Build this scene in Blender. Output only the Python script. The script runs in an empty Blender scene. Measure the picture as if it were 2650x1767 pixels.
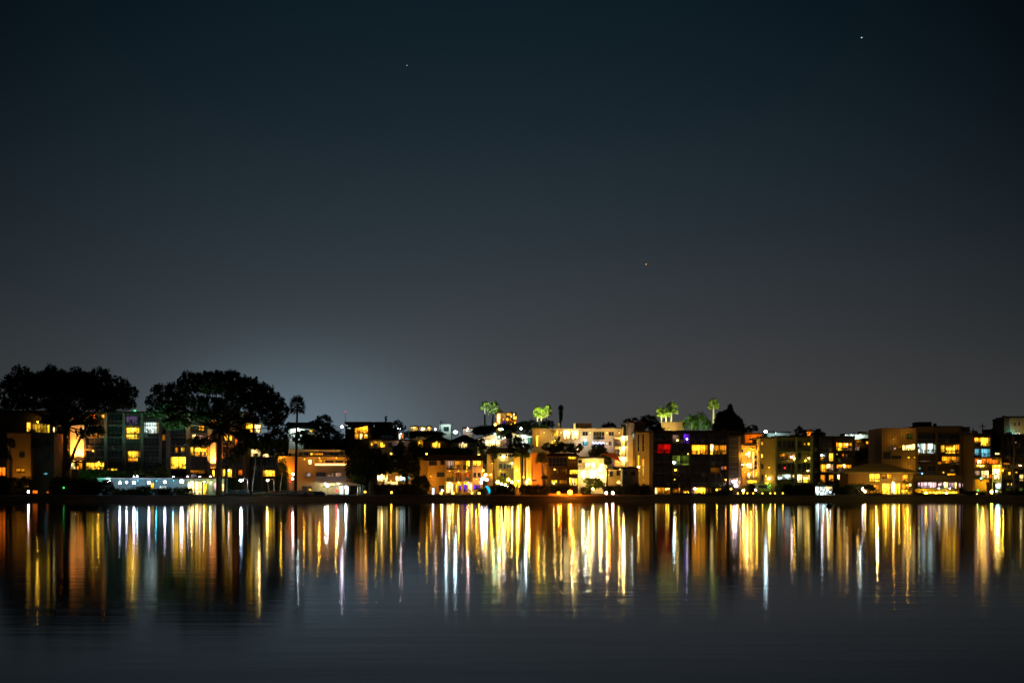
import bpy, math, random
import numpy as np
random.seed(7); RNG = np.random.default_rng(7)
SC = bpy.context.scene; COL = SC.collection
R = math.radians
# ------------------------------------------------------------------ view geometry
FPX, HX, HY, CH = 4417.0, 1325.0, 1254.0, 4.0      # focal length in photo pixels, horizon, eye height (m)
REG = {'A': (0, 930, 4.126), 'B': (450, 930, 4.126), 'C': (850, 980, 4.751), 'D': (1230, 1000, 5.058),
       'E': (1600, 1000, 5.0575), 'F': (1900, 1050, 5.88), 'G': (2250, 1050, 5.88), 'S': (0, 0, 1.0)}
def P(reg, x, y, D):
    ox, oy, s = REG[reg]
    px, py = ox + x / s, oy + y / s
    return ((px - HX) / FPX * D, D, CH - (py - HY) / FPX * D)
TP = [(396, .7), (414, 1.32), (430, 1.42), (447, 1.8), (480, 5), (560, 14), (700, 21), (900, 28), (1500, 30), (3000, 20), (14000, 10)]
def terr(y):
    for (a, za), (b, zb) in zip(TP, TP[1:]):
        if y <= b: return za + (zb - za) * max(0, y - a) / (b - a)
    return TP[-1][1]
# ------------------------------------------------------------------ materials
MATS = {}
def nmat(name):
    m = bpy.data.materials.new(name); m.use_nodes = True
    nt = m.node_tree; nt.nodes.clear()
    out = nt.nodes.new('ShaderNodeOutputMaterial')
    return m, nt, out
def N(nt, t, **k):
    n = nt.nodes.new(t)
    for a, v in k.items():
        if a.startswith('i_'):
            key = a[2:]; key = int(key) if key.isdigit() else key
            n.inputs[key].default_value = v
        else: setattr(n, a, v)
    return n
def L(nt, a, b): nt.links.new(a, b)
def surf(name, col, rough=.8, scale=1.2, var=.35, bump=.3, metal=0.0, col2=None, stretch=(1, 1, 1)):
    if name in MATS: return MATS[name]
    m, nt, out = nmat(name)
    b = N(nt, 'ShaderNodeBsdfPrincipled', i_Roughness=rough, i_Metallic=metal)
    if rough > .75: b.inputs['Specular IOR Level'].default_value = .08
    tc = N(nt, 'ShaderNodeTexCoord'); mp = N(nt, 'ShaderNodeMapping'); mp.inputs['Scale'].default_value = stretch
    L(nt, tc.outputs['Object'], mp.inputs[0])
    n1 = N(nt, 'ShaderNodeTexNoise', i_Scale=scale, i_Detail=6.0, i_Roughness=.65); L(nt, mp.outputs[0], n1.inputs[0])
    rp = N(nt, 'ShaderNodeValToRGB'); rp.color_ramp.elements[0].position = .3; rp.color_ramp.elements[1].position = .7
    c2 = col2 or tuple(c * (1 - var) for c in col)
    rp.color_ramp.elements[0].color = (*c2, 1); rp.color_ramp.elements[1].color = (*col, 1)
    L(nt, n1.outputs[0], rp.inputs[0]); L(nt, rp.outputs[0], b.inputs['Base Color'])
    if bump:
        n2 = N(nt, 'ShaderNodeTexNoise', i_Scale=scale * 8, i_Detail=4.0); L(nt, mp.outputs[0], n2.inputs[0])
        bp = N(nt, 'ShaderNodeBump', i_Strength=bump, i_Distance=.05); L(nt, n2.outputs[0], bp.inputs['Height']); L(nt, bp.outputs[0], b.inputs['Normal'])
    L(nt, b.outputs[0], out.inputs[0]); MATS[name] = m; return m
def wallm(c):
    c = tuple(c); return surf('wall_%02d_%02d_%02d' % tuple(int(v * 99) for v in c), c, .85, .45, .28, .25, stretch=(1, 1, .35))
def sidingm(c):
    """vertical boards"""
    key = 'siding_%02d_%02d_%02d' % tuple(int(v * 99) for v in c)
    if key in MATS: return MATS[key]
    m, nt, out = nmat(key)
    b = N(nt, 'ShaderNodeBsdfPrincipled', i_Roughness=.8)
    tc = N(nt, 'ShaderNodeTexCoord'); w = N(nt, 'ShaderNodeTexWave', i_Scale=.45, i_Distortion=.6); w.wave_profile = 'SAW'
    L(nt, tc.outputs['Object'], w.inputs[0])
    mx = N(nt, 'ShaderNodeMix'); mx.data_type = 'RGBA'
    mx.inputs[6].default_value = (*[v * .55 for v in c], 1); mx.inputs[7].default_value = (*c, 1)
    L(nt, w.outputs[0], mx.inputs[0]); L(nt, mx.outputs[2], b.inputs['Base Color'])
    bp = N(nt, 'ShaderNodeBump', i_Strength=.6, i_Distance=.08); L(nt, w.outputs[0], bp.inputs['Height']); L(nt, bp.outputs[0], b.inputs['Normal'])
    L(nt, b.outputs[0], out.inputs[0]); MATS[key] = m; return m
COLS = {'y': ((1, .52, .025), 5.6), 'a': ((1, .33, .012), 4.0), 'o': ((1, .17, .008), 3.2), 'w': ((1, .68, .22), 8.0), 'W': ((.80, 1, .92), 6.5),
        'c': ((.22, .75, .95), 1.6), 'p': ((.20, .03, 1), 1.9), 'r': ((1, .008, .004), .9), 'g': ((.42, .62, .05), .55), 'k': ((1, .62, .62), 3.6),
        'h': ((1, .55, .32), 1.0), 't': ((.25, .9, .6), .5), 'v': ((.55, .35, .8), .35), 'b': ((.08, .3, 1), 2.0)}
def winmat(kind):
    """a lit room seen through glass: curtain folds, a lamp somewhere, furniture low down"""
    key = 'lit_room_' + kind
    if key in MATS: return MATS[key]
    c, s = COLS[kind[0]]
    if len(kind) > 1: s *= float(kind[1:])
    if kind[0] in 'yaow': s *= 1.35
    m, nt, out = nmat(key)
    tc = N(nt, 'ShaderNodeTexCoord'); oi = N(nt, 'ShaderNodeObjectInfo')
    ad = N(nt, 'ShaderNodeVectorMath'); ad.operation = 'ADD'
    sc_ = N(nt, 'ShaderNodeVectorMath'); sc_.operation = 'SCALE'; sc_.inputs[0].default_value = (37, 11, 23)
    L(nt, oi.outputs['Random'], sc_.inputs['Scale']); L(nt, tc.outputs['Object'], ad.inputs[0]); L(nt, sc_.outputs[0], ad.inputs[1])
    mp = N(nt, 'ShaderNodeMapping'); mp.inputs['Scale'].default_value = (1.6, 1, .12); L(nt, ad.outputs[0], mp.inputs[0])
    folds = N(nt, 'ShaderNodeTexNoise', i_Scale=1.7, i_Detail=2.0); L(nt, mp.outputs[0], folds.inputs[0])
    fr = N(nt, 'ShaderNodeMapRange'); fr.inputs[1].default_value = .36; fr.inputs[2].default_value = .62; fr.inputs[3].default_value = .2; fr.inputs[4].default_value = 1.0
    L(nt, folds.outputs[0], fr.inputs[0])
    obj_ = N(nt, 'ShaderNodeTexNoise', i_Scale=1.5, i_Detail=3.0, i_Roughness=.6); L(nt, ad.outputs[0], obj_.inputs[0])
    orr = N(nt, 'ShaderNodeMapRange'); orr.inputs[1].default_value = .42; orr.inputs[2].default_value = .54; orr.inputs[3].default_value = .06; orr.inputs[4].default_value = 1.0
    L(nt, obj_.outputs[0], orr.inputs[0])
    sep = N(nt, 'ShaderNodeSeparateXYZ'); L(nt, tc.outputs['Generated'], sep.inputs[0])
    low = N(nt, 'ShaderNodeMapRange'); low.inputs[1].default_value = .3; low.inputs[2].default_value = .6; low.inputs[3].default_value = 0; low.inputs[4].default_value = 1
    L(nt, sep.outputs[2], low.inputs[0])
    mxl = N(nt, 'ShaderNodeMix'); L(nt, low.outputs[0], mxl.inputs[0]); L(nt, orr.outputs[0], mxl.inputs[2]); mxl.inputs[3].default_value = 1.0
    # lamp spot and its falloff painted into the pane emission
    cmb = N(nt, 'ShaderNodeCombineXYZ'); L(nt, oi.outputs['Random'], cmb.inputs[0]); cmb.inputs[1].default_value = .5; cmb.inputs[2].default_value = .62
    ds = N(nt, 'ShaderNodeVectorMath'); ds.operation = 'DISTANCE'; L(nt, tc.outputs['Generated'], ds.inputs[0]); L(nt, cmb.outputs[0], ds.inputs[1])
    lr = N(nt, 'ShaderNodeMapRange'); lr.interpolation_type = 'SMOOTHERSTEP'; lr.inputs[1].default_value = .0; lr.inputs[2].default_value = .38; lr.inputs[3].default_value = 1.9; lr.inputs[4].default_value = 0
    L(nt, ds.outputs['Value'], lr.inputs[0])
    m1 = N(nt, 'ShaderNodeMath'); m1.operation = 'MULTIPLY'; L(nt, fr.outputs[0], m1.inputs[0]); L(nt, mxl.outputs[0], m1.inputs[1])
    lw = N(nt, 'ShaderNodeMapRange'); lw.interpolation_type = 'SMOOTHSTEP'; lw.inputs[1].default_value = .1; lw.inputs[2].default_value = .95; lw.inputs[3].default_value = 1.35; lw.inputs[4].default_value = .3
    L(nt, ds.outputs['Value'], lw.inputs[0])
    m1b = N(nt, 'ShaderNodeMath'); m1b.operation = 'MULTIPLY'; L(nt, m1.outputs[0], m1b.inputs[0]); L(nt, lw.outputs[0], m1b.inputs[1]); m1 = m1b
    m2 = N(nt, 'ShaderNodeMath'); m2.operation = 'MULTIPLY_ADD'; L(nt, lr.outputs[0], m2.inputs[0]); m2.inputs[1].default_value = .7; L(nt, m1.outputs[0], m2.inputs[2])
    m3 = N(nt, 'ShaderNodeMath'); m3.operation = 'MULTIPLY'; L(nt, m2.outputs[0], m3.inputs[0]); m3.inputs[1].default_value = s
    e = N(nt, 'ShaderNodeEmission'); e.inputs[0].default_value = (*c, 1); L(nt, m3.outputs[0], e.inputs[1])
    L(nt, e.outputs[0], out.inputs[0]); MATS[key] = m; return m
def bulbm(c, s):
    key = 'lamp_glass_%s_%g' % ('_'.join('%02d' % int(v * 99) for v in c), s)
    if key in MATS: return MATS[key]
    m, nt, out = nmat(key); e = N(nt, 'ShaderNodeEmission'); e.inputs[0].default_value = (*c, 1); e.inputs[1].default_value = s
    L(nt, e.outputs[0], out.inputs[0]); MATS[key] = m; return m
def foliage(name, c, c2):
    if name in MATS: return MATS[name]
    m, nt, out = nmat(name)
    g = N(nt, 'ShaderNodeNewGeometry'); rp = N(nt, 'ShaderNodeValToRGB')
    rp.color_ramp.elements[0].color = (*c, 1); rp.color_ramp.elements[1].color = (*c2, 1)
    d = N(nt, 'ShaderNodeBsdfDiffuse'); t = N(nt, 'ShaderNodeBsdfTranslucent'); mx = N(nt, 'ShaderNodeMixShader', i_0=.3)
    L(nt, g.outputs['Random Per Island'], rp.inputs[0]); L(nt, rp.outputs[0], d.inputs[0]); L(nt, rp.outputs[0], t.inputs[0])
    L(nt, d.outputs[0], mx.inputs[1]); L(nt, t.outputs[0], mx.inputs[2]); L(nt, mx.outputs[0], out.inputs[0]); MATS[name] = m; return m
DARKG = surf('dark_window_glass', (.02, .022, .025), .12, .3, .3, 0)
FRAME = surf('dark_frame', (.05, .045, .04), .5, 3, .3, 0)
PALEF = surf('pale_frame', (.5, .48, .42), .6, 3, .2, 0)
METAL = surf('grey_metal', (.22, .22, .22), .45, 4, .3, 0, .6)
ROOF = surf('dark_roofing', (.045, .038, .032), .9, 2.5, .5, .6)
CONC = surf('concrete', (.36, .34, .30), .9, .8, .35, .4)
SAND = surf('beach_sand', (.065, .045, .024), .95, .25, .45, .5)
SOIL = surf('dark_ground', (.05, .05, .035), .95, .15, .6, .6)
GRASS = surf('short_grass', (.10, .16, .03), .95, 2.5, .5, .6)
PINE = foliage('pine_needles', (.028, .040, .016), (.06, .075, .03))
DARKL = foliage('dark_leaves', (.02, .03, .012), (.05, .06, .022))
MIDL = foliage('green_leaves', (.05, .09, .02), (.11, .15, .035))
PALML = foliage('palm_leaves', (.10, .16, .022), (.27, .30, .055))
BARK = surf('bark', (.06, .038, .022), .95, 3, .5, .8, stretch=(1, 1, .2))
PBARK = surf('palm_bark', (.28, .23, .17), .95, 3, .4, .8, stretch=(1, 1, 3))
def curtm():
    m, nt, out = nmat('curtain_cloth'); d = N(nt, 'ShaderNodeBsdfDiffuse'); t = N(nt, 'ShaderNodeBsdfTranslucent'); mx = N(nt, 'ShaderNodeMixShader', i_0=.75)
    tc = N(nt, 'ShaderNodeTexCoord'); w = N(nt, 'ShaderNodeTexWave', i_Scale=2.2, i_Distortion=1.0); L(nt, tc.outputs['Object'], w.inputs[0])
    rp = N(nt, 'ShaderNodeValToRGB'); rp.color_ramp.elements[0].color = (.25, .17, .09, 1); rp.color_ramp.elements[1].color = (.75, .6, .38, 1); L(nt, w.outputs[0], rp.inputs[0])
    L(nt, rp.outputs[0], d.inputs[0]); L(nt, rp.outputs[0], t.inputs[0]); L(nt, d.outputs[0], mx.inputs[1]); L(nt, t.outputs[0], mx.inputs[2]); L(nt, mx.outputs[0], out.inputs[0]); return m
CURT = curtm()
WHITEP = surf('white_paint', (.75, .74, .70), .5, 1, .12, .1)
# ------------------------------------------------------------------ mesh building
WL = {}
class MB:
    def __init__(s): s.v = []; s.f = []
    def box(s, x0, y0, z0, x1, y1, z1):
        x0, x1 = min(x0, x1), max(x0, x1); y0, y1 = min(y0, y1), max(y0, y1); z0, z1 = min(z0, z1), max(z0, z1)
        n = len(s.v); s.v += [(x0, y0, z0), (x1, y0, z0), (x1, y1, z0), (x0, y1, z0), (x0, y0, z1), (x1, y0, z1), (x1, y1, z1), (x0, y1, z1)]
        s.f += [tuple(n + i for i in q) for q in ((0, 3, 2, 1), (4, 5, 6, 7), (0, 1, 5, 4), (1, 2, 6, 5), (2, 3, 7, 6), (3, 0, 4, 7))]; return s
    def poly(s, pts, faces):
        n = len(s.v); s.v += [tuple(p) for p in pts]; s.f += [tuple(n + i for i in q) for q in faces]; return s
    def tube(s, pts, rads, k=8, cap=True):
        n0 = len(s.v); pts = [np.array(p, float) for p in pts]
        for i, (p, r) in enumerate(zip(pts, rads)):
            d = pts[min(i + 1, len(pts) - 1)] - pts[max(i - 1, 0)]; d /= (np.linalg.norm(d) + 1e-9)
            a = np.cross(d, (0, 1, 0) if abs(d[1]) < .9 else (1, 0, 0)); a /= np.linalg.norm(a); b = np.cross(d, a)
            for j in range(k):
                t = 2 * math.pi * j / k; s.v.append(tuple(p + r * (math.cos(t) * a + math.sin(t) * b)))
        for i in range(len(pts) - 1):
            for j in range(k):
                s.f.append((n0 + i * k + j, n0 + i * k + (j + 1) % k, n0 + (i + 1) * k + (j + 1) % k, n0 + (i + 1) * k + j))
        if cap: s.f.append(tuple(n0 + j for j in range(k))[::-1]); s.f.append(tuple(n0 + (len(pts) - 1) * k + j for j in range(k)))
        return s
    def ball(s, c, r, k=10, h=6, sq=1.0):
        n0 = len(s.v)
        for i in range(h + 1):
            t = math.pi * i / h
            for j in range(k):
                p = 2 * math.pi * j / k; s.v.append((c[0] + r * math.sin(t) * math.cos(p), c[1] + r * math.sin(t) * math.sin(p), c[2] + sq * r * math.cos(t)))
        for i in range(h):
            for j in range(k): s.f.append((n0 + i * k + j, n0 + i * k + (j + 1) % k, n0 + (i + 1) * k + (j + 1) % k, n0 + (i + 1) * k + j))
        return s
    def build(s, name, mat, parent=None, org=None):
        v = np.array(s.v, float)
        if org is None: org = ((v[:, 0].min() + v[:, 0].max()) / 2, (v[:, 1].min() + v[:, 1].max()) / 2, v[:, 2].min())
        me = bpy.data.meshes.new(name); me.from_pydata([tuple(p) for p in v - np.array(org)], [], s.f); me.materials.append(mat); me.update()
        o = bpy.data.objects.new(name, me); COL.objects.link(o); WL[o.name] = org
        if parent is not None:
            o.parent = parent; po = WL[parent.name]; o.location = tuple(org[i] - po[i] for i in range(3))
        else: o.location = org
        return o
def tag(o, label=None, cat=None, group=None, kind=None):
    if label: o['label'] = label
    if cat: o['category'] = cat
    if group: o['group'] = group
    if kind: o['kind'] = kind
    return o
def thing(name, label, cat, loc, group=None):
    o = bpy.data.objects.new(name, None); COL.objects.link(o); o.location = loc; WL[o.name] = tuple(loc); o.empty_display_size = .5
    return tag(o, label, cat, group)
def light(kind, loc, col, power, parent, target=None, size=.15, angle=100, blend=.6):
    d = bpy.data.lights.new('light', kind); d.energy = power * (1.35 if col[2] < .3 and col[0] > .9 else 1.0); d.color = col; d.shadow_soft_size = size
    o = bpy.data.objects.new('light', d); COL.objects.link(o); po = WL[parent.name] if parent else (0, 0, 0)
    o.parent = parent; o.location = tuple(loc[i] - po[i] for i in range(3))
    if kind == 'SPOT':
        d.spot_size = R(angle); d.spot_blend = blend
        from mathutils import Vector
        o.rotation_euler = (Vector(target) - Vector(loc)).to_track_quat('-Z', 'Y').to_euler()
    return o
ORD = ['first', 'second', 'third', 'fourth', 'fifth', 'sixth', 'seventh', 'eighth', 'ninth', 'tenth', 'eleventh', 'twelfth', 'thirteenth', 'fourteenth', 'fifteenth', 'sixteenth']
LC = {'q': (.85, 1, .42), 'O': (1, .22, .008), 'w': (1, .64, .18), 'W': (.70, .95, 1), 'l': (.9, .78, 1), 'y': (1, .53, .035), 'a': (1, .44, .035), 'o': (1, .27, .012), 'g': (.4, 1, .25), 't': (.3, 1, .6), 'r': (1, .02, .03), 'c': (.1, .8, 1), 'p': (.4, .1, 1), 'G': (.05, 1, .15), 'k': (1, .68, .62), 'B': (.2, .5, 1)}
# ------------------------------------------------------------------ buildings
class Bd:
    def __init__(s, reg, D, x0, yt, x1, name, label, cat='apartment building', col=(.3, .24, .16), depth=13, roof='flat', yr=None, wall=None, zb=None, group=None, over=.5):
        s.reg, s.D = reg, D
        a = P(reg, x0, yt, D); b = P(reg, x1, yt, D)
        s.X0, s.X1, s.zt = a[0], b[0], a[2]; s.zb = (terr(D) - .15) if zb is None else zb; s.depth = depth
        s.root = thing(name, label, cat, ((s.X0 + s.X1) / 2, D, s.zb), group)
        s.mat = wall or wallm(col); s.lit = []
        MB().box(s.X0, D, s.zb, s.X1, D + depth, s.zt).build('wall', s.mat, s.root)
        s.roof(roof, P(reg, x0, yr, D)[2] if yr is not None else None, over)
    def roof(s, kind, zr, over):
        D, X0, X1, zt, dp = s.D, s.X0, s.X1, s.zt, s.depth
        m = MB()
        if kind == 'flat':
            m.box(X0 - .12, D - .12, zt + .004, X1 + .12, D + .2, zt + .45); m.box(X0 - .12, D + dp - .2, zt + .004, X1 + .12, D + dp + .12, zt + .45)
            m.box(X0 - .12, D + .2, zt + .004, X0 + .2, D + dp - .2, zt + .45); m.box(X1 - .2, D + .2, zt + .004, X1 + .12, D + dp - .2, zt + .45)
            m.box(X0 + .2, D + .2, zt + .004, X1 - .2, D + dp - .2, zt + .12)
            r = m.build('roof', ROOF if random.random() < .6 else s.mat, s.root)
            rr = random.Random(int(X0 * 10) + int(D)); k = max(1, int((X1 - X0) / 9))
            for i in range(k):
                cx = rr.uniform(X0 + 1.5, X1 - 1.5); cy = D + rr.uniform(2.5, dp - 2); w = rr.uniform(.4, .9)
                MB().box(cx - w, cy - .6, zt + .12, cx + w, cy + .6, zt + rr.uniform(.7, 1.2)).build('roof_unit', METAL, r)
            return
        if kind == 'hip':
            X0 -= over; X1 += over; y0, y1 = D - over, D + dp + over; ins = min((y1 - y0) / 2, (X1 - X0) / 2 - .3); ym = (y0 + y1) / 2
            pts = [(X0, y0, zt), (X1, y0, zt), (X1, y1, zt), (X0, y1, zt), (X0 + ins, ym, zr), (X1 - ins, ym, zr), (X0, y0, zt - .25), (X1, y0, zt - .25), (X1, y1, zt - .25), (X0, y1, zt - .25)]
            m.poly(pts, [(0, 1, 5, 4), (1, 2, 5), (2, 3, 4, 5), (3, 0, 4), (6, 7, 1, 0), (7, 8, 2, 1), (8, 9, 3, 2), (9, 6, 0, 3), (9, 8, 7, 6)])
        elif kind == 'gable':       # ridge runs away from the viewer
            xm = (X0 + X1) / 2; y0, y1 = D - over, D + dp + over
            MB().poly([(X0, D, zt), (X1, D, zt), (xm, D, zr - .15), (X0, D + dp, zt), (X1, D + dp, zt), (xm, D + dp, zr - .15)], [(0, 1, 2), (4, 3, 5), (0, 2, 5, 3), (1, 4, 5, 2)]).build('gable_wall', s.mat, s.root)
            t = .22; k = over * (zr - zt) / (xm - X0)
            pts = []
            for y in (y0, y1): pts += [(X0 - over, y, zt - k), (xm, y, zr), (X1 + over, y, zt - k), (X0 - over, y, zt - k + t), (xm, y, zr + t), (X1 + over, y, zt - k + t)]
            m.poly(pts, [(0, 1, 4, 3), (1, 2, 5, 4), (7, 6, 9, 10), (8, 7, 10, 11), (3, 4, 10, 9), (4, 5, 11, 10), (1, 0, 6, 7), (2, 1, 7, 8), (0, 3, 9, 6), (5, 2, 8, 11)])
        elif kind == 'side':        # ridge parallel to the shore
            y0, y1, ym = D - over, D + dp + over, D + dp / 2; t = .22
            pts = []
            for x in (X0 - over, X1 + over): pts += [(x, y0, zt), (x, ym, zr), (x, y1, zt), (x, y0, zt + t), (x, ym, zr + t), (x, y1, zt + t)]
            m.poly(pts, [(0, 3, 4, 1), (1, 4, 5, 2), (6, 7, 10, 9), (7, 8, 11, 10), (3, 9, 10, 4), (4, 10, 11, 5), (0, 1, 7, 6), (1, 2, 8, 7), (0, 6, 9, 3), (2, 5, 11, 8)])
        elif kind == 'mansard':
            ins = .9; y0, y1 = D - over, D + dp + over; a, b = X0 - over, X1 + over
            pts = [(a, y0, zt - .1), (b, y0, zt - .1), (b, y1, zt - .1), (a, y1, zt - .1), (a + ins, y0 + ins, zr), (b - ins, y0 + ins, zr), (b - ins, y1 - ins, zr), (a + ins, y1 - ins, zr)]
            m.poly(pts, [(0, 1, 5, 4), (1, 2, 6, 5), (2, 3, 7, 6), (3, 0, 4, 7), (4, 5, 6, 7), (3, 2, 1, 0)])
        elif kind in ('shedR', 'shedL'):   # single slope, high side right / left
            za, zb = (zt, zr) if kind == 'shedR' else (zr, zt); y0, y1 = D - over, D + dp + over; t = .3
            MB().poly([(X0, D, zt), (X1, D, zt), (X1, D, zb - .02), (X0, D, za - .02), (X0, D + dp, zt), (X1, D + dp, zt), (X1, D + dp, zb - .02), (X0, D + dp, za - .02)],
                      [(0, 1, 2, 3), (5, 4, 7, 6), (3, 2, 6, 7), (1, 5, 6, 2), (4, 0, 3, 7)]).build('gable_wall', s.mat, s.root)
            m.poly([(X0 - .4, y0, za), (X1 + .4, y0, zb), (X1 + .4, y0, zb + t), (X0 - .4, y0, za + t), (X0 - .4, y1, za), (X1 + .4, y1, zb), (X1 + .4, y1, zb + t), (X0 - .4, y1, za + t)],
                   [(0, 1, 2, 3), (5, 4, 7, 6), (3, 2, 6, 7), (1, 0, 4, 5), (1, 5, 6, 2), (4, 0, 3, 7)])
        if m.v: m.build('roof', ROOF, s.root)
    def win(s, spec, reg=None, proud=0.0, frame=FRAME):
        for e in spec.split(';'):
            t = e.split()
            if len(t) < 5: continue
            x0, y0, x1, y1 = map(float, t[:4]); kind = t[4]; n = int(t[5]) if len(t) > 5 else max(1, round(abs(x1 - x0) / 45))
            Y = s.D - proud; a = P(reg or s.reg, x0, y0, Y); b = P(reg or s.reg, x1, y1, Y)
            xa, xb, zt, zb = a[0], b[0], a[2], b[2]; s.lit.append((xa, zb, xb, zt)); w = .07
            m = MB()
            m.box(xa - w, Y - .1, zb - w, xb + w, Y - .004, zb); m.box(xa - w, Y - .1, zt, xb + w, Y - .004, zt + w)
            m.box(xa - w, Y - .1, zb, xa, Y - .004, zt); m.box(xb, Y - .1, zb, xb + w, Y - .004, zt)
            for i in range(1, n):
                xm = xa + (xb - xa) * i / n; m.box(xm - .035, Y - .09, zb, xm + .035, Y - .01, zt)
            if zt - zb > 2.0: m.box(xa, Y - .085, zb + (zt - zb) * .38 - .03, xb, Y - .012, zb + (zt - zb) * .38 + .03)
            m.box(xa - .15, Y - .2, zb - w - .06, xb + .15, Y - .004, zb - w)
            f = m.build('window', frame, s.root)
            mt = DARKG if kind[0] == 'd' else winmat(kind)
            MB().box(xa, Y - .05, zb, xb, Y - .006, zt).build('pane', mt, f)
            if kind[0] in 'yaowhkWc' and (xb - xa) > 1.3 and (zt - zb) > 1.0:
                rr = random.Random(int(xa * 100)); q = rr.random(); wd = (xb - xa) * rr.uniform(.1, .22)
                if q < .3: MB().box(xa, Y - .075, zb, xa + wd, Y - .055, zt).build('curtain', CURT, f)
                if .2 < q < .5: MB().box(xb - wd, Y - .075, zb, xb, Y - .055, zt).build('curtain', CURT, f)
                if q > .75: MB().box(xa + (0 if n < 2 else (xb - xa) / n * rr.randrange(n)), Y - .078, zt - (zt - zb) * rr.uniform(.2, .55), xb if n < 2 else xb - (xb - xa) / n * rr.random() * .5, Y - .056, zt).build('blind', CURT, f)
        return s
    def dark(s, spec, reg=None, w=.6, h=.62, frame=FRAME, kind='d', keep=1.0):
        """a regular set of unlit windows x0 x1 nx y0 y1 ny, skipping where a lit one is"""
        for e in spec.split(';'):
            t = list(map(float, e.split())); nx, ny = int(t[2]), int(t[5]); out = []
            cw = (t[1] - t[0]) / nx; chh = (t[4] - t[3]) / ny; rr = random.Random(int(t[0] * 7 + t[3]))
            for i in range(nx):
                for j in range(ny):
                    xa = t[0] + cw * (i + (1 - w) / 2); ya = t[3] + chh * (j + (1 - h) / 2); xb, yb = xa + cw * w, ya + chh * h
                    A_ = P(reg or s.reg, xa, ya, s.D); B_ = P(reg or s.reg, xb, yb, s.D)
                    if any(A_[0] < q[2] + .25 and B_[0] > q[0] - .25 and B_[2] < q[3] + .25 and A_[2] > q[1] - .25 for q in s.lit): continue
                    if rr.random() < keep: out.append('%g %g %g %g %s' % (xa, ya, xb, yb, kind))
            s.win(';'.join(out), reg, frame=frame)
        return s
    def part(s, name, x0, y0, x1, y1, proud, mat, reg=None, back=0.0, label=None):
        Y = s.D - proud; a = P(reg or s.reg, x0, y0, Y); b = P(reg or s.reg, x1, y1, Y)
        o = MB().box(a[0], Y, b[2], b[0], s.D + back - .003, a[2]).build(name, mat, s.root)
        if label: o['label'] = label
        return o
    def balc(s, spec, reg=None, proud=1.5, mat=None, rail=METAL, solid=False):
        for e in spec.split(';'):
            x0, y, x1 = map(float, e.split())
            Y = s.D - proud; a = P(reg or s.reg, x0, y, Y); b = P(reg or s.reg, x1, y, Y); z = a[2]
            sl = MB().box(a[0], Y, z - .2, b[0], s.D - .004, z).build('balcony', mat or s.mat, s.root); m = MB()
            m.box(a[0] + .03, Y + .03, z + .95, b[0] - .03, Y + .1, z + 1.03)
            m.box(a[0] + .03, Y + .1, z + .95, a[0] + .1, s.D - .01, z + 1.03); m.box(b[0] - .1, Y + .1, z + .95, b[0] - .03, s.D - .01, z + 1.03)
            if solid: m.box(a[0] + .05, Y + .05, z + .05, b[0] - .05, Y + .09, z + .95)
            else:
                k = max(2, int((b[0] - a[0]) / .45))
                for i in range(k + 1):
                    x = a[0] + .05 + (b[0] - a[0] - .16) * i / k; m.box(x, Y + .04, z + .002, x + .05, Y + .09, z + .95)
            m.build('railing', rail, sl)
        return s
    def frame(s, xs, ys, proud=1.3, mat=None, pw=.35, reg=None, rail=True, solid=False):
        """open bays: full height piers and floor slabs standing in front of the wall, with railings"""
        mat = mat or s.mat; Y = s.D - proud
        zs = [P(reg or s.reg, 0, y, Y)[2] for y in ys]; X = [P(reg or s.reg, x, 0, Y)[0] for x in xs]
        for x in X: MB().box(x - pw / 2, Y - .08, s.zb, x + pw / 2, s.D - .004, s.zt).build('pier', mat, s.root)
        for z in zs:
            sl = MB().box(X[0] + pw / 2 + .003, Y, z - .22, X[-1] - pw / 2 - .003, s.D - .006, z).build('floor_slab', mat, s.root) if len(X) == 2 else None
            for xa, xb in zip(X, X[1:]):
                if len(X) > 2: sl = MB().box(xa + pw / 2 + .003, Y, z - .22, xb - pw / 2 - .003, s.D - .006, z).build('floor_slab', mat, s.root)
                if rail and z < s.zt - 1.5:
                    m = MB(); m.box(xa + pw / 2 + .01, Y + .03, z + .93, xb - pw / 2 - .01, Y + .1, z + 1.0)
                    if solid: m.box(xa + pw / 2 + .01, Y + .04, z + .02, xb - pw / 2 - .01, Y + .09, z + .93)
                    else:
                        k = max(2, int((xb - xa) / .5))
                        for i in range(1, k): x = xa + (xb - xa) * i / k; m.box(x - .03, Y + .04, z + .002, x + .03, Y + .09, z + .93)
                    m.build('railing', METAL, sl)
                if z < s.zt - 1.5:
                    rr = random.Random(int(xa * 31 + z * 17))
                    for q in range(rr.randrange(0, 3)):
                        x = rr.uniform(xa + .8, xb - .8) if xb - xa > 2 else (xa + xb) / 2; y = Y + rr.uniform(.35, .6); k = rr.random()
                        if k < .45:
                            pt = MB().tube([(x, y, z + .003), (x, y, z + .4)], [.16, .24], 8).build('plant_pot', CONC, sl)
                            pp = np.array((x, y, z + .95)) + np.random.default_rng(int(abs(x) * 50)).normal(size=(60, 3)) * np.array([.24, .2, .3]); v, f = quads(pp, .16); npmesh('pot_plant', v, f, DARKL, sl, (x, y, z))
                        elif k < .8: MB().box(x - .3, y - .25, z + .003, x + .3, y + .25, z + .45).box(x - .3, y + .2, z + .45, x + .3, y + .27, z + .95).build('chair', METAL, sl)
                        else: MB().tube([(x, y, z + .003), (x, y, z + .68), (x, y, z + .69), (x, y, z + .74)], [.05, .05, .45, .45], 10).build('table', METAL, sl)
        return s
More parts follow.
